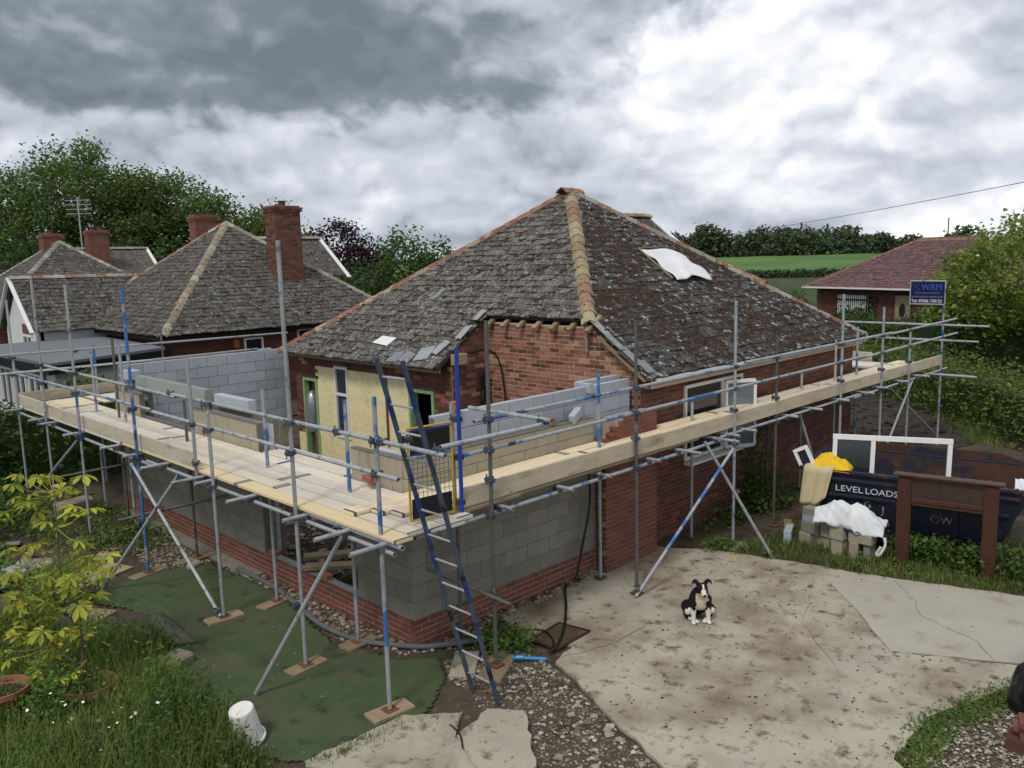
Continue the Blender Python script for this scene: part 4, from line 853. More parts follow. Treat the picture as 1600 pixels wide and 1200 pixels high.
for p in ((-1.25, 2.72, .14), (-1.22, .62, .80), (-1.25, 5.22, .85), (-1.25, 9.0, 1.15), (5.75, -1.08, .98), (3.12, -1.1, .16), (.33, -1.13, .92), (5.24, -1.38, 1.9)): coupler(p, random.uniform(0, 3))
# boards: shared unit boards, one object each
def board(a, b, w=.214, h=.038, m='board_x', name='deck_board', up=(0, 0, 1)):
    o = MB().bar(a, b, w, h, up).build(name, m, scaf, bevel=.004)
    if name == 'deck_board' and w > .2:
        a, b = np.array(a, float), np.array(b, float); u = (b-a)/np.linalg.norm(b-a)
        for p in (a+u*.022, b-u*.022): MB().bar(p-u*.018, p+u*.018, w+.004, h+.004, up).build('end_hoop', 'end_hoop', o)
    return o
mat('end_hoop', [C(120, 124, 128), C(84, 96, 116), C(96, 92, 84)], n1=(20, .3), metal=.3, rough=.6)
random.seed(21)
def run_boards(axis, offs, start, end, z, m, first=None):
    for i, o in enumerate(offs):
        p = start+random.uniform(-.05, .12); L = random.uniform(2.4, 3.9)
        while p < end:
            q = min(p+L, end+random.uniform(-.02, .06)); zz = z+random.uniform(-.006, .006)
            mm = first if (first and i == 0 and p < 4) else m
            jig = random.uniform(-.006, .006)
            if axis == 'y': board((o+jig, p, zz), (o-jig, q-.006, zz), m=mm)
            else: board((p, o+jig, zz), (q-.006, o-jig, zz), m=mm)
            p = q; L = 3.9
run_boards('y', [-1.03-.01, -.80, -.57, -.34, -.125], -1.25, 11.4, 1.98, 'board_y', 'board_yellow')
board((.11, 1.35, 1.985), (.11, 3.6, 1.985), m='board_y'); board((.34, 1.35, 1.985), (.34, 3.6, 1.985), m='board_y')
run_boards('y', [-1.04, -.80], 11.45, 12.0, 1.98, 'board_y')
for i, y in enumerate((10.55, 10.78, 11.01, 11.24, 11.47)): board((-.0, y, 2.02), (3.9, y, 2.02)); board((-1.0, y, 2.022), (.1, y, 2.022))
for i, (y, s) in enumerate(((-.12, -.95), (-.345, -.72), (-.57, -.62), (-.80, -.42))):
    p = s; zz = 2.02
    for L in (3.6, 3.9, 3.9, 3.9, 3.9):
        q = min(p+L, 15.2)
        if q-p > .3: board((p, y, zz), (q-.006, y, zz))
        p = q; zz = 2.02+random.uniform(-.007, .007)
board((-.2, -.97, 1.99), (.9, -.97, 1.99), w=.11, m='timber')
board((.9, -.96, 2.0), (4.8, -.96, 2.0), w=.08, m='timber')
for i in range(5): board((13.4+i*.23, -.05, 2.045), (13.4+i*.23, 3.9, 2.045), m='board_y')
# toe boards
def toe(a, b, m): board(a, b, .036, .225, m, 'toe_board')
for p, q, dz in ((3.36, 6.9, .003), (6.9, 10.2, -.004), (10.2, 11.9, .006)): toe((-1.12, p+.003, 2.115+dz), (-1.12, q-.003, 2.115+dz), 'toe_y')
for p, q, dz in ((-.02, 3.85, .012), (3.85, 7.6, .0), (7.6, 10.9, .004), (10.9, 15.1, -.004)): toe((p+.003, -1.045+.05, 2.135+dz), (q-.003, -1.045+.05, 2.13+dz), 'toe_x')
toe((-1.15, 11.86, 2.13), (3.2, 11.86, 2.15), 'toe_x'); toe((14.62, .4, 2.16), (14.62, 3.9, 2.16), 'toe_y'); toe((13.2, 3.95, 2.17), (14.6, 3.95, 2.17), 'toe_x')
# ladder
lad = thing('ladder', 'tall worn blue steel ladder leaning through the scaffold gap', 'ladder', (-.21, -1.5, 0))
lf = lambda z, y: np.array([-.215-(1.085/3.88)*z, y, z])
mat('ladder_paint', [C(74, 84, 98)], n1=(9, .2), layers=[(C(36, 62, 112), 1.6, .5, .56), (C(30, 34, 42), 3, .57, .62), (C(120, 126, 130), 6, .64, .7)], metal=.1, rough=.55)
for y, m in ((-1.30, 'ladder_paint'), (-1.71, 'ladder_paint')):
    MB().tube(lf(.01, y), lf(3.88, y), .026, 12, hollow=True).build('stile', m, lad)
for i in range(13): MB().tube(lf(.28+i*.285, -1.30), lf(.28+i*.285, -1.71), .012, 8).build('rung', 'tube_grey', lad)
# safety gate
gate = thing('safety_gate', 'yellow framed mesh safety gate with black kick panel on the deck', 'gate', (-.55, -1.05, 2.03))
g0_, gu = np.array([-.73, -.98, 2.03]), np.array([.52, -.06, 0]); gu /= np.linalg.norm(gu); gw_ = .56; gh = 1.02
gf = MB(); gp = lambda a, z: g0_+gu*a+Z*z
for a, b in (((0, .03), (0, gh)), ((gw_, .03), (gw_, gh)), ((0, .015), (gw_, .015)), ((0, gh), (gw_, gh))): gf.tube(gp(*a), gp(*b), .013, 8)
gf.build('frame', 'yellow_metal', gate)
ga = np.array([gu, np.cross(Z, gu), Z])
MB().box(gp(gw_/2, .14), (gw_-.05, .008, .22), ga).build('kick_panel', 'black_plastic', gate); MB().box(gp(gw_/2, gh-.15), (gw_-.05, .008, .26), ga).build('top_panel', 'black_plastic', gate)
MB().box(gp(gw_/2, gh-.29), (gw_-.04, .012, .02), ga).box(gp(gw_/2, gh-.03), (gw_-.04, .012, .02), ga).build('blue_strip', 'tube_royal', gate)
mm = MB()
for i in range(1, 10): mm.tube(gp(gw_*i/10, .25), gp(gw_*i/10, gh-.28), .003, 5)
for i in range(1, 9): mm.tube(gp(0, .25+i*.055), gp(gw_, .25+i*.055), .003, 5)
tag(mm.build('wire_mesh', 'coupler', gate), kind='stuff')
# sole boards under the standards
def sole(x, y, yaw, l, w, lab, z=.0, h=.045, m='timber', name='sole_board'):
    c, s = math.cos(yaw), math.sin(yaw)
    return tag(MB().box((x, y, z+h/2), (l, w, h), np.array([[c, s, 0], [-s, c, 0], [0, 0, 1]])).build(name, m, bevel=.006), lab, 'board', 'sole boards under the scaffold poles')
SB_ = [(-1.12, -.97, -.1, .5, .24, 'thick timber pad under the pole at the scaffold corner'), (-1.19, .60, .1, .5, .2, 'timber pad under the tallest pole on the turf'), (-1.21, 2.67, -.05, .5, .22, 'timber pad on the turf under the crossed braces'), (-.40, .66, .1, .46, .24, 'timber pad under the inner pole near the wall gap'), (-.43, 2.62, .2, .6, .2, 'long timber pad under the inner pole by the plinth'), (-.40, 5.27, .1, .62, .22, 'timber pad between the turf edge and the brick plinth'), (-1.22, 5.22, .25, .6, .2, 'timber pad at the far edge of the turf under the blue pole'), (-1.22, 7.78, -.3, .5, .28, 'pale timber pad on the soil under a half blue pole'), (-.39, 7.88, .1, .45, .24, 'timber pad in shade under the inner pole by the plinth'), (-1.18, 9.8, .3, .9, .22, 'long timber pad in the weeds under the scaffold'), (.34, -1.10, .5, .66, .3, 'rusty stained board under the pole behind the ladder')]
for i, (x, y, a, l, w, lab) in enumerate(SB_): sole(x, y, a, l, w, lab, .012 if i < 6 else .0, .04)
tag(MB().box((.12, -.78, .03), (.62, .3, .05), np.array([[.75, .66, 0], [-.66, .75, 0], [0, 0, 1]])).build('stone_slab', 'concrete', bevel=.01), 'flat stone slab lying by the ladder foot and brick corner', 'slab')
tag(MB().box((5.84, -1.02, .012), (.42, .3, .05), np.array([[.85, -.5, 0], [.5, .85, 0], [0, 0, 1]])).build('stone_slab', 'concrete', bevel=.015), 'pale stone under the blue footed pole at the drive edge', 'slab')
tag(MB().bar((7.05, -1.35, .03), (7.6, -1.05, .03), .14, .05).build('timber_plank', 'timber'), 'short timber plank in the grass beside the skip', 'plank')
# scaffold company sign
sg = thing('scaffold_sign', 'small dark blue sign with phone number clamped to the end pole', 'sign', (15.15, -.7, 3.72))
def text(s, size, o, u, up, m, parent, name='lettering', align='LEFT', ext=.003, width=None):
    cu = bpy.data.curves.new('t', 'FONT'); cu.body = s; cu.size = size; cu.extrude = ext; cu.align_x = align
    to = bpy.data.objects.new('t', cu); COL.objects.link(to); dg = bpy.context.evaluated_depsgraph_get(); dg.update()
    me = bpy.data.meshes.new_from_object(to.evaluated_get(dg)); bpy.data.objects.remove(to)
    co = np.array([v.co[:] for v in me.vertices])
    k = 1 if not width else width/(co[:, 0].max()-co[:, 0].min())
    u = np.asarray(u, float); up = np.asarray(up, float); n = np.cross(u, up); w = np.asarray(o)+co[:, :1]*k*u+co[:, 1:2]*up+co[:, 2:3]*n
    me.vertices.foreach_set('co', w.astype(np.float32).ravel()); me.materials.clear(); me.materials.append(MATS[m]); me.update()
    return obj(name, me, parent)
sx = 14.97
MB().box((sx, -.70, 3.72), (.015, .76, .52)).build('panel', 'sign_navy', sg, bevel=.004)
fr_ = MB()
for a, b in (((-1.09, 3.45), (-.31, 3.45)), ((-1.09, 3.99), (-.31, 3.99)), ((-1.09, 3.45), (-1.09, 3.99)), ((-.31, 3.45), (-.31, 3.99))): fr_.tube((sx, a[0], a[1]), (sx, b[0], b[1]), .017, 8)
fr_.build('frame', 'tube_grey', sg)
nu = -Y
text('WRM', .2, (sx-.012, -.56, 3.78), nu, Z, 'sign_blue', sg, width=.45); text('Tel: 07506 730123', .1, (sx-.012, -.345, 3.49), nu, Z, 'sign_white', sg, width=.68, ext=.004)
tag(text('SCAFFOLDING MADE EASY', .06, (sx-.012, -.345, 3.60), nu, Z, 'sign_grey', sg, width=.7), kind='stuff'); tag(text('WRM SCAFFOLDING LIMITED', .04, (sx-.012, -.42, 3.70), nu, Z, 'sign_grey', sg, width=.55), kind='stuff')
lg = MB()
for a, b in (((-.36, 3.78), (-.52, 3.93)), ((-.36, 3.93), (-.52, 3.78)), ((-.40, 3.76), (-.48, 3.76))): lg.bar((sx-.012, a[0], a[1]), (sx-.012, b[0], b[1]), .006, .022, up=(1, 0, 0))
lg.build('emblem', 'sign_blue', sg)

# ------------------------------------------------------------------ neighbouring houses
def chimney(parent, x, y, z0, z1, w, d, m='brick_chimney', pots=1):
    ps_ = []
    for o, u, n, L in (((x-w/2, y-d/2, 0), X, -Y, w), ((x-w/2, y-d/2+.1, 0), Y, -X, d-.1), ((x+w/2, y+d/2, 0), -X, Y, w), ((x+w/2, y+d/2-.1, 0), -Y, X, d-.1)):
        ps_ += courses(o, u, n, L, z0, z1, material=m)
    for k, e in ((1, .03), (2, .05)):
        for o, u, n, L in (((x-w/2-e, y-d/2-e, 0), X, -Y, w+2*e), ((x-w/2-e, y-d/2-e+.1, 0), Y, -X, d+2*e-.1), ((x+w/2+e, y+d/2-.1, 0), -Y, X, d)): ps_ += courses(o, u, n, L, z1-.3+k*.075, z1-.3+(k+1)*.075, material=m)
    c = MB().box((x, y, (z0+z1)/2-.02), (w-.02, d-.02, z1-z0)).build('chimney', 'mortar_dark', parent)
    emit(ps_, 'brick', c, 0)
    for i in range(pots): MB().lathe((x+(i-(pots-1)/2)*.3, y, z1-.03), [(.12, 0), (.11, .12), (.13, .13), (.13, .17), (.0, .17)], 12).build('pot', 'brick_chimney', c)
    MB().box((x, y-d/2-.06, z0+.12), (w+.16, .12, .05)).build('flashing', 'lead', c)
def hip_house(name, label, x0, x1, y0_, y1, ze, ap, m, limit, hips, wall='brick_dark', group=None):
    h = thing(name, label, 'house', ((x0+x1)/2, (y0_+y1)/2, 0), group)
    ap = np.asarray(ap, float); c = [(x0, y0_, ze), (x1, y0_, ze), (x1, y1, ze), (x0, y1, ze)]
    r = plane_poly('roof', [c[0], c[3], ap], 'underlay', h)
    for a, b in ((0, 1), (1, 2), (2, 3)): plane_poly('roof_slope', [c[a], c[b], ap], 'underlay', h)
    ka = (ap[2]-ze)/(ap[0]-x0); kb = (ap[2]-ze)/(ap[1]-y0_); va, na = slope_axes(X, ka); vb, nb = slope_axes(Y, kb)
    ps_ = tile_face((x0, 0, ze), Y*1., va, na, math.hypot(ap[0]-x0, ap[2]-ze), lambda t: [(y0_+t*(ap[1]-y0_), y1-t*(y1-ap[1]))], m)
    ps_ += tile_face((0, y0_, ze), X*1., vb, nb, math.hypot(ap[1]-y0_, ap[2]-ze), lambda t: [(x0+t*(ap[0]-x0), x1-t*(x1-ap[0]))], m)
    emit(ps_, 'roof_tile', r, limit, 'tile')
    for k, (p, q) in enumerate(((c[0], ap), (c[3], ap), (c[1], ap))): hip_tiles(p, np.asarray(q)+[0, 0, .03], hips[k], r)
    e = .4; w = MB().box(((x0+x1)/2, (y0_+y1)/2, ze/2), (x1-x0-2*e-.02, y1-y0_-2*e-.02, ze-.1)).build('wall', 'mortar_dark', h)
    emit(courses((x0+e, y0_+e-.02, 0), X, -Y, x1-x0-2*e, .6, ze-.08, material=wall)+courses((x0+e-.02, y0_+e, 0), Y, -X, y1-y0_-2*e, .6, ze-.08, material=wall), 'brick', w, 0)
    f_ = MB(); f_.box(((x0+x1)/2, y0_+.02, ze-.08), (x1-x0-.1, .03, .14)); f_.box((x0+.02, (y0_+y1)/2, ze-.08), (.03, y1-y0_-.1, .14)); f_.build('fascia', 'black', h)
    return h, r
n1, n1r = hip_house('bungalow', 'neighbouring brick bungalow with grey tiled hip roof and tall brick chimney', 3.35, 11.7, 15.1, 23.4, 2.92, (7.5, 19.25, 6.17), 'tile_dark', 300, [['hip_grey', 'hip_lichen'], ['hip_orange', 'hip_grey'], ['hip_grey']])
chimney(n1, 8.35, 17.0, 3.6, 6.65, .95, .6, pots=1); chimney(n1, 7.55, 21.0, 4.9, 6.55, .85, .5, 'brick_orange', 0)
window(n1, (5.9, 15.45, 2.0), X, -Y, .62, .62); window(n1, (7.7, 15.45, 2.2), X, -Y, 1.5, .55, mul=(.75,))
MB().box((5.6, 15.38, 2.5), (.16, .16, .25)).build('flue', 'brick_loose', n1)
# its cross wing with the white gable, and flat roofed annexe
wr = plane_poly('wing_roof', [(1.55, 20.1, 2.95), (3.5, 20.1, 2.95), (5.45, 21.9, 4.53), (1.55, 21.9, 4.53)], 'underlay', n1)
v1, n_1 = slope_axes(Y, (4.53-2.95)/1.8)
emit(tile_face((0, 20.1, 2.95), X*1., v1, n_1, math.hypot(1.8, 1.58), lambda t: [(1.55, 3.45+1.95*t)], 'tile_dark'), 'roof_tile', wr, 0, 'tile')
plane_poly('wing_roof', [(1.55, 23.7, 2.95), (3.5, 23.7, 2.95), (5.45, 21.9, 4.53), (1.55, 21.9, 4.53)], 'tile_dark', n1)
hip_tiles((1.5, 21.9, 4.56), (5.4, 21.9, 4.53), ['hip_grey', 'hip_grey', 'hip_orange'], wr, 'ridge_tile')
MB().bar((3.42, 20.12, 3.0), (5.4, 21.9, 4.58), .16, .03).build('valley_lead', 'lead', n1)
gb = MB(); gb.add([(1.7, 20.35, 0), (1.7, 23.5, 0), (1.7, 23.5, 2.95), (1.7, 21.9, 4.4), (1.7, 20.35, 2.95), (1.9, 20.35, 0), (1.9, 23.5, 0), (1.9, 23.5, 2.95), (1.9, 21.9, 4.4), (1.9, 20.35, 2.95)], [[0, 1, 2, 3, 4][::-1], [5, 6, 7, 8, 9], [0, 1, 6, 5], [0, 4, 9, 5], [1, 2, 7, 6]]); gb.box((2.8, 20.42, 1.45), (2.0, .14, 2.9)); gb.build('gable_wall', 'white_render', n1)
MB().bar((1.53, 20.05, 2.92), (1.53, 21.95, 4.56), .04, .18, up=(1, 0, 0)).bar((1.53, 23.75, 2.92), (1.53, 21.95, 4.56), .04, .18, up=(1, 0, 0)).build('bargeboard', 'white_pvc', n1)
window(n1, (1.68, 20.75, 2.05), Y, -X, .9, .75, mul=(.45,)); MB().box((1.69, 21.2, 2.98), (.03, 1.0, .3)).build('soldier_course', 'brick_dark', n1)
ann = thing('flat_roof_annexe', 'low white annexe with grey felt roof beside the neighbouring bungalow', 'annexe', (1.6, 16.5, 0))
mat('felt', [C(112, 114, 118)], n1=(2, .06), rough=.75)
MB().prism([(-.05, 13.2), (3.2, 14.6), (3.5, 20.2), (-.3, 20.2)], 2.56, 2.66).build('felt_roof', 'felt', ann)
MB().bar((-.1, 13.12, 2.5), (3.25, 14.52, 2.5), .04, .2).bar((-.1, 13.1, 2.5), (-.35, 20.3, 2.5), .04, .2).build('fascia', 'black', ann)
MB().prism([(.15, 13.6), (3.1, 14.85), (3.4, 20), (.0, 20)], 0, 2.5).build('wall', 'white_render', ann)
for y in (14.2, 15.4, 16.6, 17.8): window(ann, (.02+(14-y)*.01, y, 1.25), Y, -X, 1.0, 1.05, mul=(.5,))
n2, n2r = hip_house('bungalow', 'far bungalow with grey hip roof, two orange chimneys and an aerial', 2.6, 10.9, 29.8, 38.1, 2.95, (6.75, 33.95, 6.0), 'tile_dark', 0, [['hip_grey'], ['hip_grey'], ['hip_grey']])
chimney(n2, 6.55, 34.4, 4.8, 6.4, .85, .6, 'brick_orange', 1); chimney(n2, 8.4, 34.0, 4.4, 6.55, .9, .6, 'brick_orange', 2)
for hh, dx, dy in ((n1, -.7, 14.76), (n2, -1.45, 29.46)):
    plane_poly('wing_roof', [(9.0+dx, 5.8+dy, 5.70), (12.6+dx, 5.8+dy, 5.70), (12.6+dx, 4.0+dy, 4.3), (9.0+dx, 4.0+dy, 4.3)], 'tile_dark', hh)
    MB().bar((12.62+dx, 5.85+dy, 5.74), (12.62+dx, 3.9+dy, 4.22), .04, .16, up=(1, 0, 0)).build('bargeboard', 'white_pvc', hh)
    hip_tiles((9.3+dx, 5.8+dy, 5.72), (12.6+dx, 5.8+dy, 5.72), 'hip_grey', hh, 'ridge_tile'); MB().box((11.0+dx, 5.5+dy, 3.3), (2.9, 2.4, 1.8)).build('wing_wall', 'white_render', hh)
ae = thing('television_aerial', 'thin grey television aerial standing beside an orange chimney', 'aerial', (7.6, 33.6, 5.6))
MB().tube((7.6, 33.6, 5.2), (7.6, 33.6, 8.0), .03, 6).build('mast', 'tube_grey', ae)
f = MB()
for z in (7.25, 7.45, 7.65, 7.85): f.tube((7.2, 34.0, z), (8.0, 33.2, z), .018, 5)
f.build('elements', 'tube_grey', ae)
# red roofed bungalow over the road
rb = thing('bungalow', 'brick bungalow with purple-red tiled roof across the field side road', 'house', (47, 10.5, 0))
ro = np.array([45.9, 17.6, 0]); ru = np.array([41.9, 4.6, 0])-ro; RL = np.linalg.norm(ru); yaw_ = math.atan2(ru[1], ru[0]); ru /= RL; rn = np.array([-ru[1], ru[0], 0]); RD = 9.0
rl = lambda a, b, z: ro+ru*a+rn*b+Z*z
hz, rz = 2.4, 5.15
plane_poly('roof', [rl(0, 0, hz), rl(RL, 0, hz), rl(RL-4.8, RD/2, rz), rl(4.8, RD/2, rz)], 'underlay', rb)
plane_poly('roof_slope', [rl(0, 0, hz), rl(4.8, RD/2, rz), rl(0, RD, hz)], 'tile_red', rb); plane_poly('roof_slope', [rl(RL, 0, hz), rl(RL-4.8, RD/2, rz), rl(RL, RD, hz)], 'tile_red', rb); plane_poly('roof_slope', [rl(0, RD, hz), rl(RL, RD, hz), rl(RL-4.8, RD/2, rz), rl(4.8, RD/2, rz)], 'tile_red', rb)
kk = (rz-hz)/(RD/2); vv, nn = slope_axes(rn, kk)
emit(tile_face(rl(0, 0, hz), ru, vv, nn, math.hypot(RD/2, rz-hz), lambda t: [(4.8*t, RL-4.8*t)], 'tile_red', .27, .24), 'roof_tile', rb, 0, 'tile', 'roof_tiles')
for a, b in (((0, 0, hz), (4.8, RD/2, rz)), ((RL, 0, hz), (RL-4.8, RD/2, rz)), ((4.8, RD/2, rz), (RL-4.8, RD/2, rz))): hip_tiles(rl(*a), rl(*b), 'hip_orange', rb, 'hip_tile', .42, .17)
rA = np.array([ru, rn, Z])
MB().box(rl(RL/2, RD/2+.3, 1.15), (RL-1.2, RD-1.2, 2.3), rA).build('wall', 'brick_dark', rb)
emit(courses(rl(.6, .58, 0), ru, -rn, RL-1.2, 0, 2.3, material='brick_dark', openings=[(1.6, 4.6, .4, 2.1), (5.85, 6.95, 0, 2.1)]), 'brick', rb, 0, rest='front_bricks')
w_ = window(rb, rl(2.2, .55, .45), ru, -rn, 3.0, 1.6, mul=(.6, 2.3), trans=(1.2,), m='brown_paint', glass='glass', fr=.1)
f = MB()
for i in range(16): f.box(rl(2.35+i*.145, .56, 1.2), (.085, .02, 1.45), rA)
f.build('blind', 'white_pvc', w_)
dr = MB().box(rl(7.0, .55, 1.0), (1.0, .08, 2.0), rA).build('door', 'timber', rb); MB().lathe(rl(7.0, .5, 1.15), [(.0, -.02), (.2, -.02), (.2, .02), (0, .02)], 16, np.array([ru, Z*2, -rn])).build('door_glass', 'glass', dr)
MB().bar(rl(-.05, -.02, hz-.02), rl(RL, -.02, hz-.02), .12, .1).build('gutter', 'white_pvc', rb)

# ------------------------------------------------------------------ skip and the things in and round it
skip = thing('skip', 'open navy steel rubbish skip with rusty inside and white lettering', 'skip', (8.0, -3.2, 0))
# long side runs from (6.95,-1.75) to (7.55,-4.9): local frame
so = np.array([6.96, -1.60, 0]); su = np.array([.20, -1.0, 0]); su /= np.linalg.norm(su); sn = np.array([su[1], -su[0], 0]); sn = -sn  # sn points away from the drive
if sn[0] < 0: sn = -sn
sl = lambda a, b, z: so+su*a+sn*b+Z*z
SL, SW, SH = 3.3, 1.75, 1.22
def skip_shell():
    m = MB(); lo = [(.55, .12), (SL-.55, .12), (SL-.55, SW-.12), (.55, SW-.12)]; hi = [(0, 0), (SL, 0), (SL, SW), (0, SW)]; th = .035
    lo2 = [(.6, .16), (SL-.6, .16), (SL-.6, SW-.16), (.6, SW-.16)]; hi2 = [(th*2, th), (SL-th*2, th), (SL-th*2, SW-th), (th*2, SW-th)]
    v = [sl(a, b, .1) for a, b in lo]+[sl(a, b, SH) for a, b in hi]+[sl(a, b, .16) for a, b in lo2]+[sl(a, b, SH) for a, b in hi2]; f = []; fi = []
    for i in range(4):
        j = (i+1) % 4; f += [[i, j, 4+j, 4+i], [4+i, 4+j, 12+j, 12+i]]; fi.append([8+j, 8+i, 12+i, 12+j])
    m.add(v, f+[[3, 2, 1, 0]]); m.cm = 1; m.n -= 0; m.add(v, fi+[[8, 9, 10, 11]]); return m
skip_shell().build('body', ['navy', 'skip_inside'], skip)
r_ = MB()
for a, b in (((0, 0), (SL, 0)), ((0, SW), (SL, SW)), ((0, 0), (0, SW)), ((SL, 0), (SL, SW))): r_.bar(sl(*a, SH), sl(*b, SH), .07, .06)
r_.build('rim', 'navy', skip, bevel=.008)
sf = lambda a, z, off=.0: sl(a, .12*(1-(z-.1)/(SH-.1))-.006-off, z)
for z in (1.1, .83): MB().bar(sf(.1+(SH-z)*.5, z, .02), sf(SL-.1-(SH-z)*.5, z, .02), .05, .05).build('side_rail', 'navy', skip, bevel=.006)
for a in (1.45, 2.3): MB().bar(sf(a, .16, .02), sf(a, .82, .02), .05, .08, up=tuple(su)).build('side_rib', 'navy', skip)
lugs = [(.45, .6), (SL-.45, .6)]
for a, z in lugs:
    q = MB().tube(sf(a, z), sf(a, z, .16), .045, 12); q.tube(sf(a, z, .13), sf(a, z, .16), .07, 12); q.build('lifting_lug', 'navy', skip, smooth=False)
nface = -sn
text('LEVEL', .14, sf(.54, .905, .03), su, Z, 'letters', skip, width=.42); text('LOADS', .14, sf(1.0, .905, .03), su, Z, 'letters', skip, width=.48)
text('J', .17, sf(1.25, .6, .004), su, Z, 'letters_old', skip); text('OW', .17, sf(1.95, .56, .004), su, Z, 'letters_old', skip); text('5', .16, sf(1.98, .28, .004), su, Z, 'letters_old', skip)
text('G', .16, sf(.98, .66, .004), su, Z, 'letters_old', skip)
# raised back side board
plane_ = MB(); plane_.add([sl(.25, SW-.02, SH), sl(SL+.02, SW-.02, SH), sl(SL-.55, SW-.02, SH+.17), sl(.55, SW-.02, SH+.17), sl(.25, SW+.02, SH), sl(SL+.02, SW+.02, SH), sl(SL-.55, SW+.02, SH+.17), sl(.55, SW+.02, SH+.17)], [[3, 2, 1, 0], [4, 5, 6, 7], [0, 1, 5, 4], [1, 2, 6, 5], [2, 3, 7, 6], [3, 0, 4, 7]])
plane_.build('side_board', 'skip_inside', skip)
stones('skip_rubble', [tuple(sl(a, b, 0)[:2]) for a, b in ((.3, .2), (SL-.3, .2), (SL-.3, SW-.2), (.3, SW-.2))], 500, .03, .12, 'stone', .82, skip)
MB().prism([tuple(sl(a, b, 0)[:2]) for a, b in ((.3, .16), (SL-.3, .16), (SL-.3, SW-.16), (.3, SW-.16))], .3, .84).build('rubble_fill', 'garden_soil', skip)
wf = thing('window_frame', 'large white plastic window frame standing in the skip', 'window frame', tuple(sl(1.1, .3, 1.0)))
wu = sl(1.95, .55, 0)-sl(.30, .16, 0); wu /= np.linalg.norm(wu); w0 = sl(.42, .2, 1.08); WWd, WH = 1.78, .66
tilt = np.array([0, 0, 1.])+sn*.12; tilt /= np.linalg.norm(tilt)
f = MB(); q = lambda a, b: w0+wu*a+tilt*b
upn = tuple(np.cross(wu, tilt))
for a, b in (((0, 0), (WWd, 0)), ((0, WH), (WWd, WH))): f.bar(q(*a), q(*b), .07, .085, up=tuple(tilt))
for a in (.04, .62, WWd-.04): f.bar(q(a, .045), q(a, WH-.045), .068, .07, up=tuple(wu))
f.build('frame', 'white_pvc', wf, bevel=.004)
MB().add([q(.08, .05), q(.6, .05), q(.6, WH-.05), q(.08, WH-.05)], [[0, 1, 2, 3]]).build('pane', 'glass', wf)
w2 = thing('window_frame', 'small white sash frame leaning over the end of the skip', 'window frame', tuple(sl(.05, .1, 1.2)))
f = MB(); a0 = sl(.0, .05, 1.2); a1 = su*.8+Z*.42; a1 /= np.linalg.norm(a1); a2 = Z*.85-su*.5+sn*.1; a2 = a2-a1*(a1 @ a2); a2 /= np.linalg.norm(a2)
q = lambda a, b: a0+a1*a+a2*b
for a, b in (((0, 0), (.2, 0)), ((0, .3), (.2, .3))): f.bar(q(*a), q(*b), .06, .06, up=tuple(a2))
for a in (.0, .2): f.bar(q(a, -.025), q(a, .325), .048, .052, up=tuple(a1))
f.build('frame', 'white_pvc', w2); MB().add([q(.02, .02), q(.18, .02), q(.18, .28), q(.02, .28)], [[0, 1, 2, 3]]).build('pane', 'glass', w2)
def cloth(name, m, fn, nu=18, nv=18, th=.012, label=None, cat=None, parent=None):
    v = [fn(i/nu, j/nv) for j in range(nv+1) for i in range(nu+1)]
    f = [[j*(nu+1)+i, j*(nu+1)+i+1, (j+1)*(nu+1)+i+1, (j+1)*(nu+1)+i] for j in range(nv) for i in range(nu)]
    o = obj(name, npmesh(name, np.array(v), np.array(f), [m], smooth=True), parent); s = o.modifiers.new('s', 'SOLIDIFY'); s.thickness = th
    if label: tag(o, label, cat)
    return o
def f1(a, b):   # yellow sack heap lying on the rim
    r = math.sin(math.pi*a)*math.sin(math.pi*b); p = sl(.10+.66*a, -.04+.5*b, 1.22+.27*r**.6*(1-.4*a)+.03*r*math.sin(a*11+b*7)+.022*r*math.sin(b*15-a*9)+.012*r*math.sin(a*31+b*13)); return p
cloth('plastic_sack', 'yellow_cloth', f1, nu=34, nv=30, label='crumpled bright yellow sack heaped on the skip rim', cat='sack')
def f2(a, b):   # beige sheet hanging over the side
    if b < .3: return sl(.06+.46*a, .16-.2*b/.3-.02, 1.27+.02*math.sin(a*9))
    d = (b-.3)/.7; return sl(.06+.46*a-.05*d-.05*d*a, -.05-.05*abs(math.sin(a*6+.4+d*.5))-.012*abs(math.sin(a*23+d*3))-.02*d, 1.26-(.62-.14*max(0, a-.6)*2.5)*d)
cloth('canvas_sheet', 'beige_cloth', f2, nu=24, label='stiff beige sacking hanging over the skip side', cat='sacking')
cloth('plastic_sack', 'bulk_bag', lambda a, b: sl(SL-.25+.35*a, .0+.5*b, 1.25-.5*a*a+.12*math.sin(math.pi*b)+.03*math.sin(a*9+b*7)), label='torn white sack spilling over the end of the skip', cat='sack')
tag(MB().path([sl(SL+.05, .2, 1.28), sl(SL+.1, .1, .95), sl(SL+.02, .02, .62)], .04).build('foam_strip', 'yellow_cloth', smooth=True), 'yellow foam strip dangling from the end of the skip', 'foam')
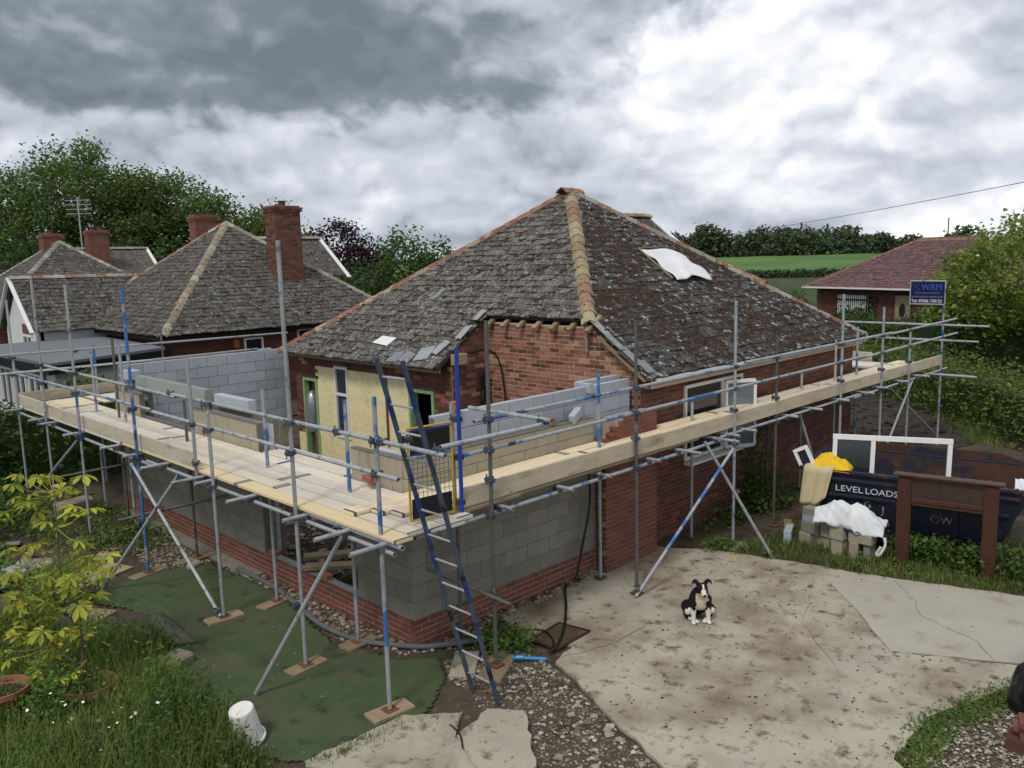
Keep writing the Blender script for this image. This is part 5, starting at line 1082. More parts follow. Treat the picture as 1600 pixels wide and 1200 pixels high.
# brown timber surround standing against the skip
bf = thing('timber_surround', 'dark brown timber surround frame standing in front of the skip', 'frame', (6.95, -3.9, 0))
bo = np.array([6.66, -3.27, 0]); bu = np.array([6.92, -4.56, 0])-bo; BL = np.linalg.norm(bu); bu /= BL; bn = np.array([-bu[1], bu[0], 0]); bn = bn if bn[0] > 0 else -bn; bA = np.array([bu, bn, Z])
bl_ = lambda a, b, z: bo+bu*a+bn*b+Z*z; BH = 1.44
for a in (.09, BL-.09):
    p = MB().box(bl_(a, .06, BH/2-.02), (.19, .12, BH-.04), bA).build('post', 'brown_paint', bf, bevel=.006)
    MB().box(bl_(a-.05, -.004, BH/2+.05), (.03, .014, BH-.3), bA).box(bl_(a+.05, -.004, BH/2+.05), (.03, .014, BH-.3), bA).box(bl_(a, -.01, .1), (.16, .03, .18), bA).build('moulding', 'brown_paint', p)
MB().box(bl_(BL/2, .05, BH), (BL+.14, .18, .035), bA).build('shelf', 'brown_paint', bf, bevel=.008)
pn = MB().box(bl_(BL/2, .06, BH-.19), (BL-.37, .05, .3), bA).build('head_panel', 'brown_panel', bf)
for i in range(1, 5): MB().box(bl_(.18+(BL-.36)*i/5, .03, BH-.19), (.02, .02, .3), bA).build('panel_joint', 'brown_paint', pn)
MB().box(bl_(BL/2, .045, BH-.37), (BL-.375, .1, .07), bA).box(bl_(BL/2, .05, BH-.43), (BL-.375, .07, .05), bA).build('rail', 'brown_paint', bf, bevel=.006)
# block pile with bulk bag
def pile_block(c, yaw, d, m, lab, tiltx=0):
    cc, s = math.cos(yaw), math.sin(yaw)
    return tag(MB().box(c, d, np.array([[cc, s, 0], [-s, cc, 0], [0, 0, 1]])).build('concrete_block', m, bevel=.006), lab, 'block', 'blocks piled beside the skip')
PB = [((6.72, -1.52, .115), .35, (.42, .12, .22), 'block_aerated', 'blue-grey block lying alone at the end of the pile'),
      ((6.72, -1.83, .11), 1.3, (.2, .14, .2), 'block_tan', 'upright tan block at the bottom of the pile, below the white capped stack'),
      ((6.80, -2.02, .11), 1.4, (.2, .14, .22), 'block_tan', 'mossy tan block at the bottom of the pile, second from its end'),
      ((6.78, -2.22, .11), 1.4, (.22, .2, .22), 'block_tan', 'squat block at the bottom of the pile under a tall one'),
      ((6.64, -2.42, .13), 1.45, (.18, .2, .26), 'block_tan', 'upright tan block at the bottom of the pile, below the widest stack'),
      ((6.66, -2.66, .13), 1.7, (.14, .2, .26), 'block_tan', 'leaning tan block at the foot of the pile under the bag'),
      ((6.72, -2.86, .13), 1.5, (.1, .2, .26), 'block_dense', 'thin grey block at the foot of the pile near the brown post'),
      ((6.78, -1.92, .31), 1.3, (.34, .22, .18), 'block_dense', 'grey block in the middle of the end stack'),
      ((6.79, -1.93, .455), 1.25, (.36, .2, .11), 'block_aerated', 'white block near the top of the end stack'),
      ((6.80, -1.90, .57), 1.35, (.28, .2, .115), 'block_dense', 'chipped grey block on the very top of the end stack'),
      ((6.76, -2.2, .35), 1.45, (.2, .22, .26), 'block_tan', 'upright block in the second layer beside the white capped stack'),
      ((6.64, -2.42, .40), 1.45, (.22, .24, .28), 'block_tan', 'large upright block in the second layer below the bag edge'),
      ((6.68, -2.76, .34), 1.55, (.36, .2, .16), 'block_tan', 'long block lying flat under the white bag')]
for b_ in PB: pile_block(*b_)
def f3(a, b):
    x = sl(.35+1.05*a, -.62+.5*b, 0); r = math.sin(math.pi*min(1, max(0, b)))**.7
    z = .60+.24*r*math.sin(math.pi*(a*.85+.1))-.10*(a-.2)*(a > .2)-.22*max(0, .25-b)*2-.06*max(0, b-.8)*5+.022*math.sin(a*15+b*6)+.02*math.sin(a*6-b*14)+.035*math.exp(-((a-.4-.3*b)/.04)**2)-.03*math.exp(-((a-.62+.25*b)/.03)**2)+.02*math.exp(-((a-.2-.1*b)/.025)**2)+.008*math.sin(a*47+b*31)
    return np.array([x[0], x[1], z])
bag = cloth('bulk_bag', 'bulk_bag', f3, 48, 34, .012, 'white woven bulk bag draped over the block pile', 'bag')
lp = sl(1.42, -.6, 0); MB().path([(lp[0], lp[1], .42), (lp[0]-.02, lp[1]-.02, .3), (lp[0]-.06, lp[1]+.05, .14), (lp[0]+.02, lp[1]+.12, .12), (lp[0]+.03, lp[1]+.06, .25)], .022).build('bag_loop', 'bulk_bag', bag, smooth=True)
cloth('plastic_sack', 'blue_plastic', lambda a, b: np.array([6.55+.12*b, -2.52-.26*a, .44+.07*math.sin(math.pi*a)*math.sin(math.pi*b)]), 8, 8, label='blue plastic sack peeping out below the white bulk bag', cat='sack')

# ------------------------------------------------------------------ dog
def blob(spheres, vox, smooth=4):
    bm = bmesh.new(); bmesh.ops.create_icosphere(bm, subdivisions=2, radius=1); bv = np.array([v.co[:] for v in bm.verts]); bfc = np.array([[v.index for v in f.verts] for f in bm.faces]); bm.free()
    V_, F_ = [], []; k = 0
    for c, r in spheres: V_.append(bv*np.asarray(r)+np.asarray(c)); F_.append(bfc+k); k += len(bv)
    o = bpy.data.objects.new('tmp', npmesh('tmp', np.vstack(V_), np.vstack(F_))); COL.objects.link(o)
    r = o.modifiers.new('r', 'REMESH'); r.mode = 'VOXEL'; r.voxel_size = vox; s = o.modifiers.new('s', 'SMOOTH'); s.iterations = smooth; s.factor = .5
    dg = bpy.context.evaluated_depsgraph_get(); dg.update(); me = bpy.data.meshes.new_from_object(o.evaluated_get(dg)); bpy.data.objects.remove(o); return me
def limb(p, r, n=9):
    out = []
    for i in range(len(p)-1):
        for t in np.linspace(0, 1, n): out.append((np.array(p[i])*(1-t)+np.array(p[i+1])*t, (r[i]*(1-t)+r[i+1]*t,)*3))
    return out
D_ = []
D_ += limb([(-.19, 0, .14), (-.12, 0, .23), (-.02, 0, .34), (.04, 0, .41)], [.125, .13, .128, .11])
D_ += [((-.22, 0, .11), (.12, .16, .11)), ((.05, 0, .31), (.085, .11, .14)), ((-.05, .03, .30), (.12, .12, .12))]
D_ += limb([(.04, 0, .41), (.09, 0, .46), (.125, .0, .505)], [.10, .085, .075])
D_ += [((.13, 0, .525), (.078, .076, .064)), ((.155, 0, .512), (.06, .062, .05)), ((.12, 0, .45), (.06, .085, .05))]
D_ += limb([(.175, 0, .492), (.245, 0, .455)], [.045, .029]) + [((.255, 0, .455), (.024, .024, .02))]
for s in (-1, 1):
    D_ += limb([(.04, s*.085, .33), (.05, s*.098, .20), (.065, s*.10+.0, .10), (.075, s*.10, .03)], [.07, .045, .031, .028]) + [((.10, s*.105, .02), (.046, .032, .022))]
    D_ += limb([(-.18, s*.12, .14), (-.03, s*.155, .15), (-.07, s*.15, .05)], [.095, .07, .04]) + limb([(-.05, s*.13, .03), (.05, s*.06, .025)], [.034, .028]) + [((.065, s*.045, .02), (.04, .026, .02))]
    D_ += limb([(.085, s*.055, .57), (.075, s*.085, .605), (.10, s*.115, .60), (.125, s*.125, .57)], [.032, .024, .017, .010], 6)
D_ += limb([(-.30, 0, .08), (-.37, .06, .05), (-.36, .18, .035), (-.28, .26, .03)], [.05, .046, .04, .018])
dm = blob(D_, .0085, 3)
for m in ('dog_black', 'dog_white', 'dog_bib'): dm.materials.append(MATS[m])
pc_ = np.array([p.center[:] for p in dm.polygons]); x_, y_, z_ = pc_.T; idx = np.zeros(len(pc_), np.int32)
wob = .012*np.sin(z_*60)+.01*np.sin(y_*80)
idx[(x_ > .06+wob) & (z_ > .19) & (z_ < .455) & (np.abs(y_) < .075+wob-.1*np.abs(z_-.34))] = 2
idx[(x_ > .08) & (z_ > .36) & (z_ < .43) & (np.abs(y_) > .05+wob) & (np.abs(y_) < .08)] = 1
idx[(x_ > .015) & (z_ < .205+wob) & (np.abs(y_) > .04)] = 1
idx[(z_ < .055) & (x_ > -.02)] = 1
idx[(x_ > .205) & (z_ > .41)] = 1; idx[(x_ > .262) & (z_ > .445)] = 0; idx[(x_ > .14) & (np.abs(y_) < .011+.01*(z_ < .52)) & (z_ > .48) & (z_ < .58)] = 1
idx[(x_ < -.2) & (y_ > .2)] = 1
dm.polygons.foreach_set('material_index', idx); dm.polygons.foreach_set('use_smooth', np.ones(len(pc_), bool))
dog = bpy.data.objects.new('dog', dm); dog.scale = (.97, .97, .97); dog.location = (2.98, -2.19, .038); dog.rotation_euler = (0, 0, math.atan2(-.70, -.66)); link(dog)
tag(dog, 'black and white collie dog sitting on the concrete drive', 'dog')
for s in (-1, 1):
    e_ = MB().lathe((.192, s*.034, .532), [(0, -.009), (.009, -.004), (.009, .004), (0, .009)], 8).mesh('eye', 'black_plastic', smooth=True); oo = bpy.data.objects.new('eye', e_); COL.objects.link(oo); oo.parent = dog

# ------------------------------------------------------------------ garden clutter
bk = thing('bucket', 'upturned white plastic bucket on the turf beside the weeds', 'bucket', (-2.42, -.30, 0))
tl = Matrix.Rotation(rad(-4), 3, 'X') @ Matrix.Rotation(rad(11), 3, 'Y'); TA = np.array(tl)
MB().lathe((-2.42, -.33, .03), [(.165, 0), (.165, .015), (.155, .02), (.15, .06), (.125, .36), (.12, .375), (.108, .378), (.1, .37), (0, .37)], 28, TA).build('body', 'bucket_white', bk, smooth=False)
MB().lathe((-2.42, -.33, .03), [(.168, .0), (.178, .005), (.178, .03), (.158, .035)], 28, TA).build('rim', 'bucket_white', bk)
def pot(loc, r, lab):
    p = thing('plant_pot', lab, 'plant pot', loc)
    x, y, z = loc; MB().lathe((x, y, z), [(r*.7, 0), (r*.95, .2), (r, .21), (r*1.04, .22), (r*1.04, .28), (r*.95, .28), (r*.9, .22), (r*.85, .20)], 28).build('body', 'terracotta', p, smooth=False)
    MB().lathe((x, y, z+.2), [(r*.9, 0), (0, .02)], 20).build('compost', 'garden_soil', p); return p
pot((-3.28, 1.62, .0), .27, 'wide terracotta pot holding the yellow-leaved sapling'); pot((-3.98, 2.25, .0), .27, 'weathered brown pot at the garden edge beside the sapling')
tag(MB().lathe((-2.75, 3.95, .0), [(.11, 0), (.15, .26), (.16, .27), (.14, .26), (.12, .2)], 20).build('metal_bucket', 'grey_pipe'), 'grey bucket half hidden behind the yellow leaves', 'bucket')
LP = [(-3.44, 2.38, 2.33), (-3.18, 2.25, 2.34), (-3.02, 2.17, 2.47), (-3.22, 2.52, 2.46), (-3.5, 2.61, 2.52), (-3.36, 2.54, 2.07), (-3.29, 1.62, 2.23), (-3.04, 1.8, 2.18), (-3.44, 2.67, 2.17), (-3.3, 2.19, 1.94), (-3.41, 2.5, 1.71), (-3.26, 1.61, 1.91), (-3.06, 1.7, 1.58), (-2.99, 1.41, 1.59), (-3.11, 1.84, 1.63), (-3.33, 2.05, 1.49), (-3.81, 1.99, 1.61), (-3.58, 1.94, 1.48), (-3.84, 2.22, 1.3), (-3.56, 2.53, 1.06), (-3.4, 2.24, 1.2), (-3.36, 1.65, 1.42), (-3.03, 1.9, 1.14), (-3.79, 2.0, 1.13), (-3.51, 2.16, .96), (-3.89, 2.05, .97), (-3.75, 1.77, .9), (-3.29, 2.2, .98), (-3.27, 1.57, 1.2), (-3.48, 1.72, .93), (-3.57, 2.43, .37), (-3.45, 2.22, .44), (-3.45, 1.66, .42), (-3.79, 2.66, .39), (-3.71, 2.27, .95), (-3.26, 1.94, .79), (-3.79, 2.21, 1.81), (-2.93, 1.97, 1.28), (-3.68, 2.65, 2.12)]
sap = thing('chestnut_sapling', 'horse chestnut sapling with big yellow-green hand-shaped leaves in a pot', 'sapling', (-3.28, 1.62, .2))
def palmate(seed):
    r = random.Random(seed); m = MB()
    for k in range(7):
        a = rad(-135+45*k)+r.uniform(-.1, .1); L = .155*(1-.38*abs(k-3)/3)*r.uniform(.9, 1.1); w = L*.2; d = np.array([math.cos(a), math.sin(a), 0]); s = np.array([-d[1], d[0], 0]); dr = r.uniform(.25, .6)
        pt = lambda t, q, h=0: d*L*t+s*w*q-Z*(dr*L*t*t)+Z*h
        m.add([pt(.03, 0), pt(.4, .65, .008), pt(.4, 0, -.006), pt(.4, -.65, .008), pt(.72, 1, .006), pt(.72, 0, -.008), pt(.72, -1, .006), pt(1, 0)], [[0, 2, 1], [0, 3, 2], [1, 2, 5, 4], [2, 3, 6, 5], [4, 5, 7], [5, 6, 7]])
    return m.mesh('leaf', 'leaf_yellow')
PALM = [palmate(i) for i in range(5)]
hub = np.array([-3.28, 1.62, .2]); tops = [np.array([-3.28, 1.75, .9]), np.array([-3.35, 1.95, 1.4]), np.array([-3.3, 2.1, 1.95]), np.array([-3.45, 2.2, .6])]
st = MB().path([hub, (-3.3, 1.68, .55), tops[0], tops[1], tops[2], (-3.25, 2.25, 2.35)], [.022, .018, .014, .011, .008, .004], 7); st.path([hub+[.02, 0, .15], tops[3], (-3.6, 2.3, .95), (-3.75, 2.1, 1.4)], [.014, .01, .008, .004], 6); st.build('stem', 'bark', sap, smooth=True)
stems = np.array([hub+[0, 0, .35], tops[0], tops[1], tops[2], (-3.25, 2.25, 2.3), tops[3], (-3.6, 2.3, .95), (-3.72, 2.1, 1.35)])
tw = MB()
for i, p in enumerate(LP):
    p = np.array(p); 
    for k in range(2):
        c = p+(0 if k == 0 else rng.uniform(-.12, .12, 3)); o = bpy.data.objects.new('leaf', PALM[(i+k) % 5]); o.location = c; o.rotation_euler = (random.uniform(-.5, .5), random.uniform(-.5, .5), random.uniform(0, 6.28)); sc = random.uniform(.8, 1.3); o.scale = (sc, sc, sc); link(o, sap)
        n_ = stems[np.argmin(np.linalg.norm(stems-c, axis=1))]; mid = (c+n_)/2+[0, 0, -.03]; tw.path([n_, mid, c], [.006, .004, .003], 4)
tag(tw.build('twigs', 'leaf_yellow', sap), kind='stuff')
# boards, stones and slabs in the garden
for i, (x, y, l, w, a, lab) in enumerate(((-1.95, 5.75, 1.2, .62, .35, 'large pale plywood sheet lying beside the turf corner'), (-1.5, 6.5, 1.0, .25, .9, 'narrow plywood strip lying beyond the plywood sheet'), (-2.45, 4.1, .5, .42, .5, 'small plywood offcut lying on the bare membrane'))):
    c, s = math.cos(a), math.sin(a); tag(MB().box((x, y, .02+.004*i), (l, w, .022), np.array([[c, s, 0], [-s, c, 0], [0, 0, 1]])).build('plywood_sheet', 'plywood'), lab, 'board')
sheet('weed_membrane', [(-2.35, 4.6), (-1.95, 3.9), (-1.75, 3.25), (-2.0, 2.75), (-2.3, 3.2), (-2.6, 4.0)], -.02, .010, 'membrane', rough=(.2, .03))
cloth('turf_flap', 'turf_back', lambda a, b: np.array([-1.74-.28*a-.06*b, 3.2-1.0*b+.12*a, .03+.10*math.sin(math.pi*a)*(1-b)+.02]), 8, 8, label='grey underside of a turned-over turf corner', cat='turf')
for i, (x, y, l, w, h, a, lab) in enumerate(((-2.25, 1.78, .36, .26, .16, .4, 'pale concrete lump at the edge of the turf by the weeds'), (-2.35, 3.3, .24, .16, .06, .2, 'flat pale stone by the torn membrane'), (-2.2, 3.05, .18, .12, .05, 1.0, 'smaller flat pale stone by the torn membrane'), (-.62, 4.9, .26, .14, .1, .5, 'single weathered brick on the turf near the plinth'), (-.9, 9.6, .7, .3, .3, .2, 'long concrete kerb stone in the weeds under the far scaffold'))):
    c, s = math.cos(a), math.sin(a); b = MB().box((x, y, h/2+.01), (l, w, h), np.array([[c, s, 0], [-s, c, .08], [-.08, -.08, 1]])); tag(b.build('loose_stone', 'slate_stone', bevel=.03), lab, 'stone')
random.seed(33)
for i in range(26):
    x = -2.3-random.uniform(0, 1.0); y = 6.2+random.uniform(0, 2.4); a = random.uniform(0, 3); l, w, h = random.uniform(.22, .5), random.uniform(.14, .3), random.uniform(.04, .09); c, s = math.cos(a), math.sin(a); z = random.uniform(.02, .2)
    b = MB().box((x, y, z+h/2), (l, w, h), np.array([[c, s, random.uniform(-.2, .2)], [-s, c, random.uniform(-.2, .2)], [0, 0, 1]])); tag(b.build('walling_stone', 'slate_stone', bevel=.02), 'flat grey walling stone in the heap beside the garden plants', 'stone', 'walling stones heaped in the garden')
# pipes and hoses
tag(MB().path([(-.22, 4.2, .06), (-.2, 3.5, .05), (-.24, 2.8, .05), (-.46, 1.46, .06), (-.38, .68, .05), (-.14, .2, .05), (.08, -.10, .05), (.43, -.36, .06), (.8, -.55, .05)], .035, 10).build('drain_pipe', 'grey_pipe', smooth=True), 'grey plastic pipe snaking round the brick plinth corner', 'pipe')
tag(MB().path([(3.3, -.05, 1.95), (3.25, -.12, 1.2), (3.05, -.14, .6), (2.9, -.12, .1), (2.65, -.15, .06), (2.2, -.55, .055), (1.85, -.85, .055), (1.55, -1.08, .055), (1.2, -1.3, .06), (.98, -1.36, .06)], .018, 8).build('black_hose', 'black_plastic', smooth=True), 'black hose running down the block wall and over the drive', 'hose')
tag(MB().path([(.8, -.5, .06), (1.1, -.58, .055), (1.37, -.86, .055), (1.25, -1.18, .055), (1.0, -1.36, .06)], .012, 8).build('black_hose', 'black_plastic', smooth=True), 'thin black hose curling round the drain cover', 'hose')
tag(MB().tube((.62, -1.14, .05), (.86, -1.42, .04), .022, 10).tube((.60, -1.12, .05), (.68, -1.22, .06), .034, 10).build('water_pipe', 'cyan_plastic'), 'short bright blue water pipe end beside the ladder', 'pipe')
tag(MB().path([(-.93, -1.75, .1), (-.98, -1.95, .1), (-1.12, -2.15, .1)], .009, 6).build('thin_hose', 'black_plastic', smooth=True), 'short black wire lying on the broken slab', 'wire')
tag(MB().box((5.3, -1.35, .045), (.05, .04, .02)).build('yellow_scrap', 'flower_yellow'), 'tiny yellow scrap lying on the drive near a brace', 'scrap')
# bundle standing in for an unidentified dark shape, with bricks beside the gravel
brick_obj((2.62, -6.02, .30), .3, 'red brick on top of the small stack beside the gravel', m='brick_new'); brick_obj((2.62, -6.04, .235), 1.8, 'red brick in the middle of the small stack beside the gravel', m='brick_new'); brick_obj((2.64, -6.02, .17), .4, 'red brick at the foot of the small stack beside the gravel', d=(.215, .1, .065), m='brick_new')
brick_obj((2.64, -6.03, .068), 1.7, 'dark brick base under the small brick stack beside the gravel', d=(.3, .24, .135), m='brick_dark')
_r = random.Random(4); _sp = []
for k in range(34):
    z = 1.45*_r.random()**1.3; w = .34*(1-z/1.9); a = _r.uniform(0, 6.28); _sp.append(((w*.75*math.cos(a), w*.75*math.sin(a), .12+z*.92), (_r.uniform(.1, .2), _r.uniform(.1, .2), _r.uniform(.14, .3))))
bm_ = blob(_sp+[((0, 0, .2), (.36, .34, .24)), ((0, 0, .6), (.24, .24, .5)), ((0, 0, 1.1), (.16, .16, .4))], .025, 2); bm_.materials.append(MATS['black_plastic']); o = bpy.data.objects.new('standin_bundle', bm_); o.location = (3.5, -6.08, .0); link(o); tag(o, 'lumpy black bundle standing in for an unidentified shape beside the gravel', 'bundle')

# ------------------------------------------------------------------ vegetation
def leafquads(P, size, up=.35, aspect=.55):
    n = len(P); d = rng.normal(size=(n, 3)); d[:, 2] *= .6; d /= np.linalg.norm(d, axis=1)[:, None]; q = rng.normal(size=(n, 3)); q[:, 2] += up*2; s = np.cross(d, q); s /= np.linalg.norm(s, axis=1)[:, None]; L = size*(.6+.8*rng.random(n))[:, None]
    v = np.stack([P-d*L*.5, P+s*L*aspect*.5-d*L*.05, P+d*L*.5, P-s*L*aspect*.5-d*L*.05], 1).reshape(-1, 3); f = np.arange(4*n).reshape(-1, 4); return v, f
def crown_pts(ells, nclump, per, cr, shell=.55):
    out = []; cc = []
    w = np.array([e[1][0]*e[1][1]*e[1][2] for e in ells])**.67; w /= w.sum()
    for e, k in zip(ells, rng.multinomial(nclump, w)):
        d = rng.normal(size=(k, 3)); d /= np.linalg.norm(d, axis=1)[:, None]; r = shell+(1-shell)*rng.random(k)**.6; c = np.array(e[0])+d*r[:, None]*np.array(e[1]); cc.append(c)
    cc = np.vstack(cc)
    P = cc[:, None]+rng.normal(size=(len(cc), per, 3))*cr*np.array([1, 1, .75]); return cc, P.reshape(-1, 3)
def tree(name, label, base, h, ells, m, nclump=160, per=40, leaf=.3, cr=.5, tr=.25, group=None, limbs=14, cat='tree', shell=.5):
    """ells: crown ellipsoids (offset from base, radii)"""
    base = np.asarray(base, float); t = thing(name, label, cat, tuple(base), group); E_ = [(base+np.array(o), r) for o, r in ells]
    cc, P = crown_pts(E_, nclump, per, cr, shell); P = P[P[:, 2] > base[2]+.05]
    v, f = leafquads(P, leaf); obj('crown', npmesh('crown', v, f, [m]), t)
    tk = MB(); top = base+np.array([0, 0, h*.62]); tk.path([base-[0, 0, .1], base+[.02*h, .01*h, h*.3], top], [tr, tr*.8, tr*.4], 8)
    for i in rng.choice(len(cc), min(limbs, len(cc)), False):
        z = rng.uniform(.25, .6)*h; s = base+np.array([.015*h, .01*h, z]); mid = (s+cc[i])/2+[0, 0, .05*h]; tk.path([s, mid, cc[i]], [tr*.35, tr*.22, tr*.06], 5)
    tk.build('trunk', 'bark', t, smooth=True); return t
# tall trees behind the neighbouring houses
BT = [('broad dark green tree rising highest behind the aerial chimney', (15.5, 60, 0), 14.6, [((0, 0, 9.5), (4.6, 4.6, 4.6)), ((-2.5, 2, 8), (3.8, 3.8, 3.6)), ((2.5, -2, 8.6), (3.6, 3.6, 4))], 'leaf_tree'),
      ('rounded green tree standing beside the highest tree, above the tall chimney', (21.5, 57, 0), 12.4, [((0, 0, 7.8), (4, 4, 4.2)), ((2.4, -2, 6.8), (3.2, 3.2, 3.4)), ((-1.6, 1, 8.6), (3, 3, 3))], 'leaf_tree'),
      ('lower spreading tree tapering down towards the tall brick chimney', (26.5, 53, 0), 9.6, [((0, 0, 5.6), (3.4, 3.4, 3.2)), ((2.2, -1.8, 4.8), (2.6, 2.6, 2.6))], 'leaf_tree'),
      ('thin-edged green tree beyond the white gable', (9.5, 67, 0), 11.5, [((0, 0, 7), (4.4, 4.4, 4)), ((-2, 3, 6), (3.6, 3.6, 3.6))], 'leaf_mid'),
      ('dark evergreen mass growing low behind the far bungalow', (17.5, 52, 0), 6.4, [((0, 0, 3.2), (5.5, 5.5, 3)), ((4.5, -3, 3), (4, 4, 2.8)), ((-5, 4, 3.4), (4.5, 4.5, 3.2))], 'leaf_dark'),
      ('dark green rounded tree low beneath the tall chimney trees', (23.5, 47.5, 0), 5.6, [((0, 0, 2.8), (3.6, 3.6, 2.8)), ((3, -2.6, 2.4), (3, 3, 2.4))], 'leaf_dark')]
for lab, b, h, e, m in BT: tree('broadleaf_tree', lab, b, h, e, m, 330, 90, .27, .55, .35, 'trees behind the houses', 18)
tree('small_tree', 'small bright green rounded tree between the two orange chimneys', (13.2, 43, 0), 5.2, [((0, 0, 3.4), (1.9, 1.9, 1.7))], 'leaf_mid', 90, 40, .26, .35, .15)
tree('copper_beech', 'purple-leaved copper beech beside the white verge', (28.4, 43.8, 0), 8.0, [((0, 0, 4.9), (2.7, 2.7, 2.9)), ((1.4, -1.2, 4), (2.2, 2.2, 2.2))], 'leaf_copper', 200, 45, .24, .36, .22)
tree('sparse_tree', 'thin feathery tree peeping over the tall brick chimney', (26.6, 49.5, 0), 10.2, [((0, 0, 7.2), (1.5, 1.5, 2.6))], 'hedge_leaf', 46, 16, .2, .3, .14, shell=.2)
tree('ash_tree', 'light green ash tree with upright shoots beyond the roof hip', (22.4, 28.4, 0), 7.3, [((-.2, .2, 4.5), (1.5, 1.5, 2.2)), ((.8, -.8, 3.7), (1.4, 1.4, 1.9)), ((-.6, .6, 5.4), (.7, .7, 1.5)), ((1.2, -.9, 4.9), (.6, .6, 1.0))], 'leaf_mid', 150, 34, .2, .27, .14)
tree('dark_shrub_tree', 'dark green bushy tree left of the ash below the copper beech', (19.8, 30.2, 0), 5.0, [((0, 0, 2.8), (2.3, 2.3, 2.0)), ((1.8, -1.4, 2.3), (1.7, 1.7, 1.8))], 'leaf_dark', 150, 40, .22, .34, .14)
tree('elder_tree', 'bright green elder in white blossom beside the scaffold sign', (28.9, .45, 0), 5.6, [((-.2, .2, 3.6), (2.4, 2.4, 2.3)), ((-1.4, 1.6, 2.9), (1.6, 1.6, 1.8)), ((1.2, -1.3, 3.5), (2.2, 2.2, 2.4))], 'leaf_bright', 340, 48, .17, .28, .12)
P = scatter([(26.8, 2.6), (30.4, -.8), (28.6, -2.3), (26.4, 1.2)], 120); 
fv, ff = leafquads(np.c_[P, 2.6+2.9*rng.random(120)], .11, 2, 1.0); tag(obj('blossom', npmesh('blossom', fv, ff, ['flower_white']), bpy.data.objects['elder_tree']), kind='stuff')
tree('bare_topped_tree', 'thin-topped tree rising behind the elder blossom', (38, -1.2, 0), 7.6, [((0, 0, 5.2), (1.6, 1.6, 2.4))], 'leaf_tree', 60, 22, .22, .3, .16, shell=.25)
tree('garden_bush', 'round green bush in front of the bungalow window', (43.0, 13.0, 0), 1.1, [((0, 0, .6), (1.1, 1.1, .6))], 'leaf_dark', 60, 40, .2, .25, .05, cat='bush')
tree('garden_bush', 'light green bush against the end of the red roofed bungalow', (41.5, 17.2, 0), 2.4, [((0, 0, 1.2), (1.8, 1.8, 1.2))], 'leaf_mid', 80, 40, .2, .25, .05, cat='bush')
# hedges
def hedge(name, label, pts, w, h, m, n, leaf=.12, cat='hedge', jitter=.12):
    pts = [np.array(p, float) for p in pts]; t = thing(name, label, cat, (*pts[0][:2], 0)); P = []; core = MB()
    Ls = [np.linalg.norm(pts[i+1]-pts[i]) for i in range(len(pts)-1)]
    for i in range(len(pts)-1):
        a, b = pts[i], pts[i+1]; u = (b-a)/Ls[i]; s = np.array([-u[1], u[0]]); k = int(n*Ls[i]/sum(Ls))
        q = rng.random(k)*Ls[i]; face = rng.random(k); yy = np.where(face < .35, -w/2, np.where(face < .65, w/2, (rng.random(k)-.5)*w)); top = h*(1+.10*np.sin(q*1.7+i)+.06*np.sin(q*4.1)); zz = np.where(face < .65, rng.random(k)*top, top)
        yy = yy*(1-.25*(zz/h)**3)+rng.normal(size=k)*jitter; zz = zz+rng.normal(size=k)*jitter
        P.append(np.c_[a[0]+u[0]*q+s[0]*yy, a[1]+u[1]*q+s[1]*yy, np.maximum(zz, .03)])
        core.box(((a+b)/2).tolist()+[h*.44], (Ls[i], w*.72, h*.88), np.array([[*u, 0], [*s, 0], [0, 0, 1]]))
    v, f = leafquads(np.vstack(P), leaf); obj('foliage', npmesh('foliage', v, f, [m]), t); core.build('stems', 'leaf_dark', t); return t
hedge('tall_hedge', 'tall dark clipped hedge in front of the red roofed bungalow', [(30.5, 13), (31.5, 9), (34.5, 5.5)], 1.4, 1.45, 'leaf_dark', 5000, .16)
hedge('tall_hedge', 'tall dark hedge mass beneath the blossoming elder', [(27.5, 3.6), (29.5, .8), (31.5, -2.5)], 2.6, 2.0, 'leaf_dark', 6000, .16)
hedge('garden_hedge', 'light green mixed hedge beyond the end of the scaffold', [(25.5, 6.3), (22.6, 2.6), (20.6, .3), (18.3, -2.0), (15.2, -4.6), (12.5, -7)], 1.7, 1.25, 'hedge_leaf', 15000, .12, jitter=.2)
hedge('garden_hedge', 'dark clipped hedge between the neighbouring gardens behind the block wall', [(-3.5, 13.1), (.2, 13.0), (4.2, 13.2)], .9, 1.95, 'leaf_tree', 5000, .12)
hedge('field_hedge', 'long dark hedge along the bottom of the green field', [(108, 90), (117, 79), (127, 66), (135, 53), (140, 38)], 1.8, 1.15, 'wood_leaf_hazed', 5000, .5)
def bushmass(name, label, pts, m, n, leaf, cat='shrub'):
    t = thing(name, label, cat, (pts[0][0][0], pts[0][0][1], 0)); cc, P = crown_pts(pts, n, 30, .16, .4); P = P[P[:, 2] > .02]; v, f = leafquads(P, leaf); obj('foliage', npmesh('foliage', v, f, [m]), t)
    for c, r in pts: MB().path([(c[0], c[1], 0), (c[0]+.05, c[1], c[2]*.6), (c[0]+.1, c[1]+.1, c[2]+r[2]*.4)], [.04, .03, .01], 5).build('stem', 'bark', t)
    return t
bushmass('shrub', 'dense dark shrubs filling the shade under the far end of the scaffold', [((-.6, 13.3, .7), (1.4, .8, .9)), ((-2.2, 12.6, .7), (1.3, 1, 1.1)), ((-3.6, 12, .8), (1.4, 1, 1.2)), ((1.0, 12.6, .6), (1.2, .6, .8))], 'leaf_dark', 240, .12)
bushmass('shrub', 'leafy green shrubs beside the heap of walling stones', [((-3.0, 9.4, .4), (.9, .9, .55)), ((-3.9, 8.6, .45), (.8, .8, .6)), ((-2.2, 10.2, .35), (.7, .7, .45))], 'weed', 130, .1)
